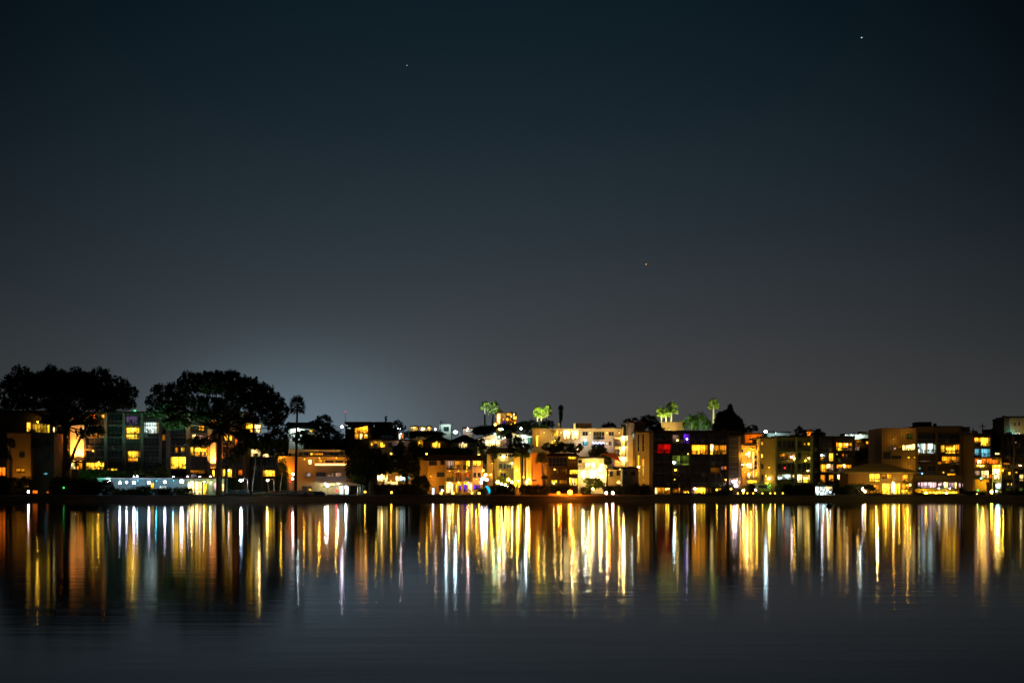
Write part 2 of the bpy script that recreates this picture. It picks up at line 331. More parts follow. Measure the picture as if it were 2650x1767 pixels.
    def lamp(s, x, y, c, power, off=1.3, reg=None, bulb=.16, st=60, proud=0.0):  # low-strength bulbs are facade washes added where no lamp is seen
        Y = s.D - proud; p = P(reg or s.reg, x, y, Y); st *= .8; bulb *= .85
        f = MB().box(p[0] - .08, Y - off * .5, p[2] + .12, p[0] + .08, Y - .004, p[2] + .22).tube([(p[0], Y - off * .5, p[2] + .02), (p[0], Y - off * .5, p[2] + .3)], [.2, .08]).build('wall_lamp', FRAME, s.root)
        MB().ball((p[0], Y - off * .5, p[2] - .08), bulb).build('bulb', bulbm(LC[c], st), f)
        light('POINT', (p[0], Y - off, p[2] - .1), LC[c], power, f, size=.1); return s
# ------------------------------------------------------------------ lamps
def lamp(reg, x, y, D, c, label, power=60, r=.3, st=60, post=True, group=None, name='garden_lamp', cat='garden lamp', gz=None):
    p = P(reg, x, y, D); z0 = (terr(D) if gz is None else gz); r *= .85; st *= .9
    p = (p[0], p[1], max(p[2], z0 + .3 + r))
    root = thing(name, label, cat, (p[0], D, z0), group)
    if post:
        h = p[2] - r
        if h > z0 + .1: MB().tube([(p[0], D, z0), (p[0], D, z0 + .25), (p[0], D, z0 + .26), (p[0], D, h)], [.14, .12, .06, .045]).build('post', FRAME, root)
    MB().tube([(p[0], D, p[2] - r - .06), (p[0], D, p[2] - r + .04)], [.1, .16]).build('collar', FRAME, root)
    g = MB().ball(p, r).build('globe', bulbm(LC[c], st), root)
    if power: light('POINT', (p[0], D - r - .25, p[2] + r + .1), LC[c], power, root, size=.1)
    return root
def street(reg, x, y, D, c, label, power=300, r=.35, st=300, h=7, arm=1.6, cat='street lamp', name='street_lamp'):
    p = P(reg, x, y, D); z0 = min(terr(D), p[2] - h) - .1; px = p[0] + arm
    root = thing(name, label, cat, (px, D, z0))
    MB().tube([(px, D, z0), (px, D, p[2] + .1), (px - arm * .4, D, p[2] + .45), (p[0], D, p[2] + .42)], [.13, .08, .06, .05]).build('pole', METAL, root)
    MB().box(p[0] - .4, D - .15, p[2] + r * .72, p[0] + .4, D + .25, p[2] + r * .72 + .12).build('lamp_head', METAL, root)
    MB().ball(p, r, sq=.7).build('lens', bulbm(LC[c], st), root)
    light('POINT', (p[0], D - .5, p[2] - .35), LC[c], power, root, size=.15)
    return root
def flood(reg, x, y, D, c, power, target, label, angle=90, st=12, r=.16):  # unseen sources; the wash lights are added to brighten facades
    p = P(reg, x, y, D); z = terr(D); p = (p[0], D, max(p[2], z + .25)); t = P(reg, *target)
    root = thing('garden_floodlight', label, 'floodlight', (p[0], D, z))
    MB().tube([(p[0], D, z - .05), (p[0], D, p[2] - .05)], [.05, .04]).build('spike', FRAME, root)
    dv = np.array(t) - np.array(p); dv /= np.linalg.norm(dv); q = np.array(p)
    MB().tube([q - dv * .2, q + dv * .1], [.13, .2]).build('housing', FRAME, root)
    MB().tube([q + dv * .1, q + dv * .12], [.17, .17]).build('lens', bulbm(LC[c], st), root)
    light('SPOT', tuple(q + dv * .3), LC[c], power, root, t, .1, angle)
    return root
# ------------------------------------------------------------------ plants
def quads(pts, size, flat=0.0, rng=RNG):
    n = len(pts); a = rng.normal(size=(n, 3)); a /= np.linalg.norm(a, axis=1)[:, None]
    b = rng.normal(size=(n, 3)); b[:, 2] *= (1 - flat); b -= (b * a).sum(1)[:, None] * a; b /= np.linalg.norm(b, axis=1)[:, None]
    s = size * rng.uniform(.6, 1.3, (n, 1)); a = a * s; b = b * s * .55
    v = np.stack([pts - a, pts + b, pts + a, pts - b], 1).reshape(-1, 3)
    return v, np.arange(4 * n).reshape(-1, 4)
def npmesh(name, v, f, mat, parent, org):
    me = bpy.data.meshes.new(name); v = v - np.array(org)
    me.vertices.add(len(v)); me.vertices.foreach_set('co', v.astype('f').ravel())
    k = f.shape[1]; me.loops.add(f.size); me.loops.foreach_set('vertex_index', f.ravel().astype('i'))
    me.polygons.add(len(f)); me.polygons.foreach_set('loop_start', np.arange(0, f.size, k, dtype='i')); me.update(calc_edges=True); me.validate()
    me.materials.append(mat); o = bpy.data.objects.new(name, me); COL.objects.link(o); WL[o.name] = tuple(org)
    if parent is not None: o.parent = parent; po = WL[parent.name]; o.location = tuple(org[i] - po[i] for i in range(3))
    else: o.location = org
    return o
def clumps(reg, D, lobes, r, nq, size, dens, dz=.75, maxd=12, rng=RNG, up=(1, 1, .85)):
    """leaf clumps spread through ellipsoid lobes (given in picture units at distance D)"""
    cs = []
    for lb in lobes:
        cx, cy, rx, ry = lb[:4]; dd = lb[4] if len(lb) > 4 else 0
        c = np.array(P(reg, cx, cy, D + dd)); k = D / FPX / REG[reg][2]; a, b = rx * k, ry * k; dp = min(a * dz, maxd)
        n = max(5, int(2.6 * dens * (a * b + a * dp + b * dp) / (r * r)))
        u = rng.normal(size=(n, 3)); u /= np.linalg.norm(u, axis=1)[:, None]; u *= (rng.uniform(.35, 1, (n, 1)) ** .45)
        cs.append(c + u * np.array([a, dp, b]))
    cs = np.concatenate(cs); rr = r * rng.uniform(.55, 1.25, (len(cs), 1))
    o = rng.normal(size=(len(cs), nq, 3)); o /= np.linalg.norm(o, axis=2)[:, :, None]; o *= rng.uniform(.4, 1, (len(cs), nq, 1))
    pts = (cs[:, None, :] + o * rr[:, :, None] * np.array(up)).reshape(-1, 3)
    return quads(pts, size, rng=rng)
def tree(reg, D, lobes, label, mat=DARKL, base=None, r=.7, nq=16, size=.28, dens=1.0, name='tree', cat='tree', trunk=None, tr=.35, group=None, dz=.75, maxd=9, limbs=True, bark=BARK, zb=None):
    seed = int(abs(lobes[0][0] * 13 + lobes[0][1] * 7 + D)) ; rng = np.random.default_rng(seed)
    cx = sum(l[0] * l[2] for l in lobes) / sum(l[2] for l in lobes); z0 = terr(D) - .2 if zb is None else zb
    tx = trunk if trunk is not None else cx
    b0 = P(reg, tx, 0, D); base = (b0[0], D, z0)
    root = thing(name, label, cat, base, group)
    v, f = clumps(reg, D, lobes, r, nq, size, dens, dz, maxd, rng, (.8, .8, 1.25) if mat is PINE else (1, 1, .85))
    npmesh('crown', v, f, mat, root, base)
    m = MB(); top = P(reg, cx, min(l[1] for l in lobes), D); zt = z0 + (top[2] - z0) * .55
    fork = (base[0] * .8 + top[0] * .2, D, zt); m.tube([base, (base[0] + .1, D, (z0 + zt) / 2), fork], [tr * 1.3, tr, tr * .75])
    if limbs:
        for lb in lobes:
            c = P(reg, lb[0], lb[1], D + (lb[4] if len(lb) > 4 else 0)); mid = tuple((fork[i] * .5 + c[i] * .5) for i in range(3)); mid = (mid[0], mid[1], mid[2] - .4)
            m.tube([fork, mid, c], [tr * .36, tr * .24, tr * .08], 6)
    m.build('trunk', bark, root, base)
    return root
def bush(reg, D, x0, y0, x1, y1, label, mat=DARKL, name='shrub', cat='shrub', group=None, dens=.6, size=.16, r=.4):
    seed = int(x0 * 3 + y0 + D) % 100000; rng = np.random.default_rng(seed); k = max(1, int(round((x1 - x0) / max(1, (y1 - y0)) * 1.3))); k = min(k, 9)
    a = P(reg, x0, y0, D); b = P(reg, x1, y1, D); z0 = terr(D) - .1; W = (b[0] - a[0]); H = max(.5, a[2] - z0)
    base = ((a[0] + b[0]) / 2, D, z0); root = thing(name, label, cat, base, group); P_ = []; m = MB()
    for i in range(k):
        c = np.array((a[0] + W * (i + .5) / k, D + rng.uniform(-.3, .3), z0 + H * .5)); rad = np.array((W / k * .72, min(1.5, max(.7, H * .5)), H * .55 * rng.uniform(.8, 1.02)))
        n = max(8, int(dens * 30 * rad[0] * rad[2] / (r * r) * .6)); u = rng.normal(size=(n, 3)); u /= np.linalg.norm(u, axis=1)[:, None]; u *= rng.uniform(.4, 1, (n, 1)) ** .5
        P_.append(c + u * rad); m.tube([(c[0], c[1], z0), (c[0] + rng.uniform(-.2, .2), c[1], z0 + H * .3), tuple(c)], [.07, .05, .02], 5)
    cs = np.concatenate(P_); o = rng.normal(size=(len(cs), 12, 3)) * r * .5; pts = (cs[:, None, :] + o).reshape(-1, 3); pts = pts[pts[:, 2] > z0 + .02]
    v, f = quads(pts, size, rng=rng); npmesh('foliage', v, f, mat, root, base); m.build('stem', BARK, root, base)
    return root
def palm(reg, D, cx, cy, rx, ry, label, tx=None, mat=PALML, group=None, skirt=0, tr=.28, nf=46, zb=None, name='palm_tree', feather=False):
    """cx cy rx ry: crown in picture units"""
    rng = np.random.default_rng(int(cx * 7 + cy * 3 + D)); k = D / FPX / REG[reg][2]
    c = np.array(P(reg, cx, cy, D)); a, b = rx * k * 1.1, ry * k * 1.08; z0 = terr(D) - .2 if zb is None else zb
    bx = P(reg, tx if tx is not None else cx, 0, D)[0]; base = (bx, D, z0)
    root = thing(name, label, 'palm tree', base, group)
    top = c - np.array([0, 0, b * .25]); mid = np.array([(bx * .6 + top[0] * .4), D, z0 + (top[2] - z0) * .5])
    tk = MB().tube([base, tuple(mid), tuple(top)], [tr * 1.35, tr, tr * .75], 8).build('trunk', BARK if mat is DARKL else PBARK, root, base)
    V = []; F = []
    def blade(p0, p1, w, droop=0.0):
        n = len(V); d = p1 - p0; s = np.cross(d, rng.normal(size=3)); s /= (np.linalg.norm(s) + 1e-9); s = s * w; m_ = (p0 + p1) / 2 + np.array([0, 0, droop])
        V.extend([p0 - s * .25, p0 + s * .25, m_ + s, p1, m_ - s]); F.append((n, n + 1, n + 2, n + 3, n + 4))
    for i in range(nf):
        t = (i + .5) / nf; el = math.asin(1 - 1.55 * t); az = i * 2.39996 + rng.uniform(-.2, .2)
        d = np.array([math.cos(el) * math.cos(az), math.cos(el) * math.sin(az), math.sin(el)]); ln = rng.uniform(.8, 1.08)
        tip = top + d * np.array([a, a, b * 1.2]) * ln * .55; n0 = len(V)
        blade(top, tip, .05)
        dr = np.array([0, 0, -.35 - .35 * (t)])
        if feather:
            e = top + d * np.array([a, a, b * 1.2]) * ln + dr * a * .5
            for q in range(14):
                u = .15 + .85 * q / 13; o = top * (1 - u) + e * u + np.array([0, 0, math.sin(u * math.pi) * a * .18]); sd = np.cross(d, (0, 0, 1)); sd /= np.linalg.norm(sd) + 1e-9
                for sg in (-1, 1): blade(o, o + sd * sg * a * .26 * (1.1 - u * .6) + d * a * .1 + np.array([0, 0, -a * .1]), .07)
        else:
            for q in range(9):
                w = (q - 4) / 4 * 1.15; sd = np.cross(d, (0, 0, 1)); sd /= np.linalg.norm(sd) + 1e-9
                dd = d * math.cos(w) + sd * math.sin(w); e = tip + (dd * np.array([a, a, b * 1.2]) * .5 + dr * a * .28) * rng.uniform(.85, 1.1); blade(tip, e, .055 * a ** .5)
    v = np.array(V); me = bpy.data.meshes.new('crown'); me.from_pydata([tuple(p) for p in v - np.array(base)], [], F); me.materials.append(mat)
    o = bpy.data.objects.new('crown', me); COL.objects.link(o); o.parent = root; WL[o.name] = base
    if skirt:
        V.clear(); F.clear()
        for i in range(160):
            az = rng.uniform(0, 6.28); u = rng.uniform(0, 1); zz = top[2] - skirt * k * u; p0 = np.array([top[0] + tr * math.cos(az), D + tr * math.sin(az), zz]); rr_ = tr * (2.6 - 1.2 * u)
            blade(p0, np.array([top[0] + rr_ * math.cos(az), D + rr_ * math.sin(az), zz - rng.uniform(.6, 1.1)]), .12)
        v = np.array(V); me = bpy.data.meshes.new('dead_fronds'); me.from_pydata([tuple(p) for p in v - np.array(base)], [], F); me.materials.append(DARKL)
        o = bpy.data.objects.new('dead_fronds', me); COL.objects.link(o); o.parent = root
    return root
# ================================================================== SETTING
def sheet(name, prof, x0, x1, nx, mat, amp=0.0, kind='structure', seed=1):
    rng = np.random.default_rng(seed); V = []; F = []; xs = np.linspace(x0, x1, nx)
    for j, (y, z) in enumerate(prof):
        for x in xs: V.append((x, y, z + (rng.uniform(-1, 1) * amp)))
    for j in range(len(prof) - 1):
        for i in range(nx - 1): a = j * nx + i; F.append((a, a + 1, a + nx + 1, a + nx))
    o = MB().poly(V, F).build(name, mat, None, (0, 0, 0))
    for p in o.data.polygons: p.use_smooth = True
    return tag(o, kind=kind)
ys = [414.6, 420, 426, 430, 438, 447, 455, 465, 480, 500, 520, 540, 560, 600, 650, 700, 800, 900, 1100, 1500, 2200, 3000, 5000, 9000, 14000]
sheet('ground', [(y, terr(y) - .05) for y in ys], -2500, 2500, 60, SOIL)
bs = [396 + i * .65 for i in range(25)]
sheet('beach', [(y, -.25 + 1.53 * min(1, (y - 396) / 15.5) ** 1.15) for y in bs if y < 412], -600, 600, 900, SAND, .03)
MB().box(-600, 411.3, .8, 600, 414.9, 1.33).build('boardwalk', surf('boardwalk_concrete', (.28, .25, .2), .9, 1.5, .3, .3)).__setitem__('kind', 'structure')
sheet('lawn', [(420.5, 1.42), (424, 1.75), (427.5, 2.15), (429.5, 2.2)], P('B', 560, 0, 424)[0], P('B', 1060, 0, 424)[0], 30, GRASS, .03)
# water
def watermat():
    m, nt, out = nmat('bay_water')
    b = N(nt, 'ShaderNodeBsdfAnisotropic'); b.distribution = 'BECKMANN'; b.inputs['Color'].default_value = (.80, .84, .88, 1)
    deep = N(nt, 'ShaderNodeBsdfDiffuse'); deep.inputs[0].default_value = (.006, .010, .012, 1)
    fr = N(nt, 'ShaderNodeFresnel', i_IOR=1.34); mxw = N(nt, 'ShaderNodeMixShader'); L(nt, fr.outputs[0], mxw.inputs[0]); L(nt, deep.outputs[0], mxw.inputs[1]); L(nt, b.outputs[0], mxw.inputs[2])
    tc = N(nt, 'ShaderNodeTexCoord')
    mp = N(nt, 'ShaderNodeMapping'); mp.inputs['Scale'].default_value = (.25, 1, 1); L(nt, tc.outputs['Object'], mp.inputs[0])
    n1 = N(nt, 'ShaderNodeTexNoise', i_Scale=.55, i_Detail=3.0); L(nt, mp.outputs[0], n1.inputs[0])
    b1 = N(nt, 'ShaderNodeBump', i_Strength=1.0, i_Distance=.008); L(nt, n1.outputs[0], b1.inputs['Height'])
    n2 = N(nt, 'ShaderNodeTexNoise', i_Scale=.05, i_Detail=2.0); L(nt, mp.outputs[0], n2.inputs[0])
    b2 = N(nt, 'ShaderNodeBump', i_Strength=1.0, i_Distance=.012); L(nt, n2.outputs[0], b2.inputs['Height']); L(nt, b1.outputs[0], b2.inputs['Normal'])
    L(nt, b2.outputs[0], b.inputs['Normal']); L(nt, b2.outputs[0], fr.inputs['Normal'])
    rg = N(nt, 'ShaderNodeMapRange'); rg.inputs[1].default_value = .35; rg.inputs[2].default_value = .65; rg.inputs[3].default_value = .080; rg.inputs[4].default_value = .094
    n3 = N(nt, 'ShaderNodeTexNoise', i_Scale=.03, i_Detail=3.0); L(nt, mp.outputs[0], n3.inputs[0]); L(nt, n3.outputs[0], rg.inputs[0]); L(nt, rg.outputs[0], b.inputs['Roughness'])
    L(nt, mxw.outputs[0], out.inputs[0]); return m
tag(MB().poly([(-2500, -400, 0), (2500, -400, 0), (2500, 402, 0), (-2500, 402, 0)], [(0, 1, 2, 3)]).build('bay_water', watermat(), None, (0, 0, 0)), kind='structure')
# sky
W = bpy.data.worlds.new('World'); SC.world = W; W.use_nodes = True; nt = W.node_tree; nt.nodes.clear()
wo = N(nt, 'ShaderNodeOutputWorld'); bg = N(nt, 'ShaderNodeBackground'); L(nt, bg.outputs[0], wo.inputs[0])
tc = N(nt, 'ShaderNodeTexCoord'); sp = N(nt, 'ShaderNodeSeparateXYZ'); L(nt, tc.outputs['Generated'], sp.inputs[0])
def ramp(src, stops):
    r = N(nt, 'ShaderNodeValToRGB'); cr = r.color_ramp
    while len(cr.elements) < len(stops): cr.elements.new(.5)
    for e, (p, c) in zip(cr.elements, stops): e.position = p; e.color = (*c, 1)
    cr.interpolation = 'B_SPLINE'; L(nt, src, r.inputs[0]); return r.outputs[0]
def math_(op, a, b=None, c=None):
    n = N(nt, 'ShaderNodeMath'); n.operation = op
    for i, q in enumerate((a, b, c)):
        if q is None: continue
        if isinstance(q, (int, float)): n.inputs[i].default_value = q
        else: L(nt, q, n.inputs[i])
    return n.outputs[0]
el = math_('DIVIDE', sp.outputs[2], .3)
base = ramp(el, [(0, (.058, .060, .058)), (.12, (.052, .056, .056)), (.3, (.033, .042, .048)), (.5, (.0195, .030, .039)), (.72, (.0085, .0178, .026)), (1.0, (.0020, .0085, .0138))])
def gauss(cx, cz, sx, sz):
    dx = math_('DIVIDE', math_('SUBTRACT', sp.outputs[0], cx), sx); dz = math_('DIVIDE', math_('SUBTRACT', sp.outputs[2], cz), sz)
    return math_('EXPONENT', math_('MULTIPLY', math_('ADD', math_('MULTIPLY', dx, dx), math_('MULTIPLY', dz, dz)), -1.0))
def addc(acc, g, col):
    m = N(nt, 'ShaderNodeMix'); m.data_type = 'RGBA'; m.blend_type = 'ADD'; m.inputs[0].default_value = 1
    s = N(nt, 'ShaderNodeVectorMath'); s.operation = 'SCALE'; s.inputs[0].default_value = col; L(nt, g, s.inputs['Scale'])
    L(nt, acc, m.inputs[6]); L(nt, s.outputs[0], m.inputs[7]); return m.outputs[2]
acc = addc(base, gauss(-.125, .024, .075, .042), (.078, .125, .162))
acc = addc(acc, gauss(.1, .05, .22, .07), (.009, .0022, .001))
acc = addc(acc, gauss(-.10, .045, .17, .085), (.008, .013, .018))
# lens vignette put into the sky colour, darker to the sides and up
xs_ = math_('DIVIDE', math_('ADD', sp.outputs[0], .02), .325); ec = math_('MINIMUM', math_('MAXIMUM', el, 0.0), 1.0)
fx = math_('MAXIMUM', math_('SUBTRACT', 1.0, math_('MULTIPLY', math_('MULTIPLY', xs_, xs_), math_('MULTIPLY_ADD', ec, .7, .22))), .2)
fy = N(nt, 'ShaderNodeVectorMath'); fy.operation = 'SCALE'; L(nt, acc, fy.inputs[0]); L(nt, fx, fy.inputs['Scale'])
L(nt, fy.outputs[0], bg.inputs[0]); bg.inputs[1].default_value = 1.0
# camera
cam = bpy.data.cameras.new('camera'); co = bpy.data.objects.new('camera', cam); COL.objects.link(co); SC.camera = co
co.location = (0, 0, CH); co.rotation_euler = (R(90), 0, 0); cam.lens = 36 * FPX / 2650; cam.sensor_width = 36; cam.shift_y = (HY - 883.5) / 2650
cam.clip_end = 60000; cam.clip_start = .5; cam.dof.use_dof = True; cam.dof.focus_distance = 60; cam.dof.aperture_fstop = 60 / 15
# stars
for x, y, c, l in ((2230, 98, (.6, .95, 1), 'bright bluish star high in the right of the sky'), (1053, 170, (.5, .9, .7), 'faint greenish star high in the middle of the sky'), (1672, 684, (1, .45, .12), 'orange star low over the palms')):
    p = P('S', x, y, 30000); a = p; k = 1.0
    o = MB().tube([(p[0] - 9, p[1], p[2] - 6), p, (p[0] + 9, p[1], p[2] + 6)], [5, 8, 5], 8).build('star', bulbm(c, 1.2 if 'bright' in l or 'orange' in l else .5))
    tag(o, l, 'star')
# distant mast with a red light
p = P('C', 208, 406, 1400); rt = thing('radio_mast', 'distant thin radio mast with a tiny red light at its tip', 'mast', (p[0], 1400, 25))
MB().tube([(p[0], 1400, 25), (p[0], 1400, p[2] - .6)], [.35, .12], 5).build('mast', METAL, rt); MB().ball(p, .55).build('beacon', bulbm((1, .02, .05), 1.5), rt)
# ================================================================== FAR LEFT (A)
b = Bd('A', 462, -60, 560, 556, 'apartment_building', 'dark apartment block behind the left pine with a top floor window row', col=(.10, .07, .045), depth=14)
b.win('288 672 328 780 y.5 1; 336 690 498 780 y.16 5; 505 650 530 780 y.5 1').part('penthouse', -40, 515, 95, 558, -3, wallm((.45, .42, .33)), back=6)
b.lamp(410, 665, 'y', 60)
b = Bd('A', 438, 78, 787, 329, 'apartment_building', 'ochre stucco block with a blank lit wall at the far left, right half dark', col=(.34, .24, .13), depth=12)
b.part('wing', 329, 787, 580, 1440, 3.5, wallm((.075, .055, .04)), back=12)  # wing coloured dark to stand for the unlit half of the ochre block
b.win('172 1165 270 1205 a.25 2; 210 990 262 1040 d 1'); b.D -= 3.5  # amber entry draws a glimmer of reflected lights as a lit window
b.win('462 1210 508 1228 c.8 1; 380 860 440 930 d 1; 480 860 545 930 d 1; 380 1010 440 1080 d 1; 480 1010 545 1080 d 1; 338 1398 402 1428 o.8 2; 500 1408 522 1426 o.5 1')
flood('A', 215, 1400, 431, 'a', 1400, (215, 1150, 438), 'amber floodlight at the foot of the ochre stucco wall', 85)
b = Bd('A', 433, -120, 1085, 74, 'house', 'low dark house at the left edge with one orange window', 'house', (.12, .08, .05), 10)
b.win('-60 1152 58 1240 o1.4 3')
# condominium
c = Bd('A', 446, 580, 572, 2640, 'condominium', 'long dark glass and concrete condominium with tall piers behind the two umbrella pines', 'apartment building', (.085, .075, .06), 16)
c.win('1355 728 1506 790 y1.3 4; 1355 802 1506 845 y1.0 4; 1368 980 1503 1045 y.7 3; 1370 1052 1470 1094 a.8 3; 1528 672 1700 790 W.55 4; 1352 606 1472 692 v 3; 1818 1040 1992 1163 y1.1 4;'
      '955 590 1022 628 o1.8 1; 1085 590 1112 626 a 1; 965 787 1120 828 a.7 5; 1098 788 1122 828 k.8 1; 1735 803 1765 868 a.35 1; 1935 938 1970 1000 y.5 1; 1870 940 1900 1000 a.2 1; 2020 935 2062 1000 y.8 1;'
      '905 1102 1110 1172 y.8 6; 755 1102 805 1172 w.6 2; 820 1102 890 1172 a.6 2; 570 725 606 778 w.5 1; 850 575 895 632 a.6 1; 755 600 782 640 o.6 1; 1130 1165 1165 1180 a 1; 1185 1165 1250 1192 y.6 2')
c.win('165 932 208 1020 y1.1 1; 225 940 355 990 y.9 4; 225 994 355 1030 a.9 4; 195 800 232 878 w.8 1; 240 808 325 860 h.9 3; 270 702 320 760 a.8 2; 370 640 450 672 a.4 3; 445 690 470 745 o.8 1; 498 688 522 752 y.9 1; 595 682 658 752 y.8 2; 505 782 522 812 a.7 1;'
      '535 800 628 865 y.8 3; 632 850 680 908 o.6 2; 498 880 522 950 y.7 1; 518 1172 546 1242 y1.1 1; 575 1172 660 1262 y1.0 3; 690 1180 730 1232 o.6 1; 390 1178 432 1255 y1.0 1; 160 1180 330 1215 a.2 5; 760 682 838 775 y.7 3; 865 682 925 782 w1.0 2; 700 1100 720 1110 d 1', 'B')
c.frame([590, 745], [700, 828, 960, 1086, 1200], mat=wallm((.30, .28, .20)), pw=.3)
c.frame([898, 1127, 1322, 1515, 1712], [700, 826, 960, 1082, 1185], mat=wallm((.16, .15, .12)), pw=.75)
c.frame([1795, 2005, 2240], [700, 826, 915, 1030, 1172], mat=wallm((.22, .20, .15)), pw=1.1)
c.frame([2355, 2490, 2600], [700, 795, 920, 1040, 1160], mat=wallm((.12, .10, .08)), pw=.7)
c.dark('600 740 1 590 1200 5; 905 1120 2 700 1090 3; 1135 1315 1 575 1190 5; 1335 1508 1 575 1190 5; 1525 1705 1 800 1190 3; 1725 1780 1 700 1190 4; 1830 2000 1 700 1030 3; 2015 2230 2 600 1200 5; 2300 2620 4 600 1240 5', w=.93, h=.84)
for (x0, x1, yb, rg) in ((752, 893, 1078, 'A'), (388, 446, 1150, 'B')):
    c.part('stair_wall', x0, 700 if rg == 'A' else 885, x1, yb, 1.9, wallm((.62, .55, .42)), reg=rg)
    
    for u in (.25, .75):
        p = P(rg, x0 + (x1 - x0) * u, yb + 4, c.D - 3.6); f = MB().box(p[0] - .25, p[1], p[2] - .25, p[0] + .25, p[1] + 1.7, p[2]).build('uplighter', FRAME, c.root)
        MB().box(p[0] - .2, p[1] + .05, p[2] + .003, p[0] + .2, p[1] + .5, p[2] + .03).build('lens', bulbm(LC['o'], 20), f)
        light('SPOT', (p[0], p[1] + .2, p[2] + .4), (1, .30, .035), 9000 if rg == 'A' else 6000, f, (p[0], p[1] + 1.7, p[2] + 5), .1, 100, .8)
c.lamp(990, 600, 'a', 90); c.lamp(1000, 972, 'y', 14, st=25); c.lamp(1430, 735, 'w', 20, st=20); c.lamp(700, 978, 'W', 3, st=15, reg='A'); c.lamp(918, 700, 'w', 200, reg='B', st=90); c.lamp(592, 1180, 'k', 40, reg='B', st=60)
c.lamp(820, 1098, 'y', 25, st=20); c.lamp(1060, 1092, 'y', 60, st=20)
p = P('A', 1440, 549, 447); g = thing('marker_light', 'small green marker light on the condominium roof between the pines', 'lamp', (p[0], 447, c.zt + .1))
MB().tube([(p[0], 447, c.zt + .1), (p[0], 447, p[2])], [.06, .05]).build('post', FRAME, g); MB().ball((p[0], 447, p[2]), .28).build('globe', bulbm(LC['G'], 2.5), g)
lamp('A', 680, 1368, 420, 'G', 'tiny green lamp in the dark mound below the left pine', 0, .25, 2.5)
c2 = Bd('B', 452, 760, 905, 1112, 'apartment_building', 'dark flat-roofed apartment block to the right of the condominium with one bright ground floor room', col=(.09, .075, .055), depth=14)
c2.win('800 958 922 1034 w.45 4; 946 1000 1030 1044 w.6 2; 1034 1000 1092 1044 h.35 2; 1068 950 1080 1020 b.5 1; 944 1182 1080 1244 y1.2 4; 760 925 790 945 h 1; 1038 930 1080 945 h.5 2').frame([795, 935, 1098], [1040, 1175], pw=.5, mat=wallm((.14, .12, .09)))
c2.dark('800 930 3 1050 1170 1; 945 1090 3 1050 1170 1; 800 930 3 1185 1260 1')
# pavilion
pv = Bd('A', 429, 1040, 1272, 2412, 'pavilion', 'long low flat-roofed pool pavilion, blue-lit at the left and warm at the right', 'pavilion', (.16, .28, .29), 8)
pv.win('150 1312 215 1440 w1.2 2; 228 1305 296 1440 w1.2 2; 312 1330 352 1438 y1.0 1; 425 1310 475 1400 k.8 2; 490 1325 545 1405 w.7 2; 150 1318 150 1319 d 1', 'B')
pv.win('1612 1318 1645 1390 y.8 1; 1705 1350 1780 1385 W.3 4')
pv.part('canopy', 1040, 1264, 1840, 1275, 1.0, wallm((.4, .45, .45)), back=0)
for x, y, cc, pw in ((1290, 1290, 't', 18), (1480, 1288, 'c', 45), (1680, 1290, 'c', 50), (1860, 1288, 'c', 40)): pv.lamp(x, y, cc, pw, 1.6, st=4)
for x, y, pw in ((200, 1300, 110), (330, 1300, 60), (400, 1310, 160), (500, 1300, 110)): pv.lamp(x, y, 'w', pw, 1.8, 'B', .2, 90)
gl = [('A', 1165, 1305, .42), ('A', 1280, 1316, .33), ('A', 1352, 1310, .28), ('A', 1430, 1312, .42), ('A', 1525, 1372, .28), ('A', 1590, 1314, .36), ('A', 1760, 1306, .36), ('A', 1940, 1300, .55)]
for i, (rg, x, y, r) in enumerate(gl): lamp(rg, x, y, 424, 'l', '%s from the left of the white globe lamps in front of the pool pavilion' % ORD[i], 14, r, 55, group='white globe lamps before the pavilion')
sl = [('A', 1430, 1250), ('A', 1465, 1244), ('A', 1850, 1259), ('A', 2005, 1262), ('B', 277, 1257), ('B', 388, 1257), ('B', 495, 1257)]
for i, (rg, x, y) in enumerate(sl): lamp(rg, x, y, 430, 'l', '%s from the left of the small lamps along the top of the pavilion roof' % ORD[i], 10, .2, 45, gz=P(rg, x, 1272, 430)[2], group='small lamps on the pavilion roof')
lamp('A', 305, 1411, 419, 'k', 'pinkish path lamp below the ochre stucco wall', 60, .3, 60)
street('B', 718, 1290, 421, 'W', 'tall white flood lamp shining over the lawn and beached catamarans', 500, .42, 60, h=6, name='flood_lamp')
street('B', 1000, 1290, 422, 'w', 'warm white flood lamp on a pole near the catamaran masts', 260, .3, 50, h=6, name='flood_lamp')
b = MB(); p = P('B', 1000, 1235, 440)
lamp('B', 1272, 1222, 423, 'k', 'pinkish lamp on a post by the tall palm trunk', 60, .3, 60)
lamp('B', 1268, 1272, 424, 'W', 'small white lamp low beside the tall palm trunk', 60, .3, 20)
lamp('B', 1240, 1300, 428, 'r', 'dim red lamp beside the tall palm trunk', 5, .25, 2)
flood('A', 1560, 1300, 423, 't', 40000, (1850, 640, 430), 'green floodlight on the ground aimed into the second pine', 75, 3)
flood('A', 1150, 1290, 427, 't', 7500, (1230, 620, 446), 'teal floodlight aimed up at the condominium piers', 60, 3)
flood('A', 1000, 1260, 424, 't', 900, (1000, 1180, 436), 'teal floodlight in the hedge before the condominium', 110, 3)
# low seawall
MB().box(-600, 414.95, 1.0, 600, 415.25, 1.52).build('seawall', surf('seawall_concrete', (.42, .36, .28), .9, 1, .3, .3)).update_tag()
tag(bpy.data.objects['seawall'], 'long low concrete seawall at the back of the beach', 'seawall')
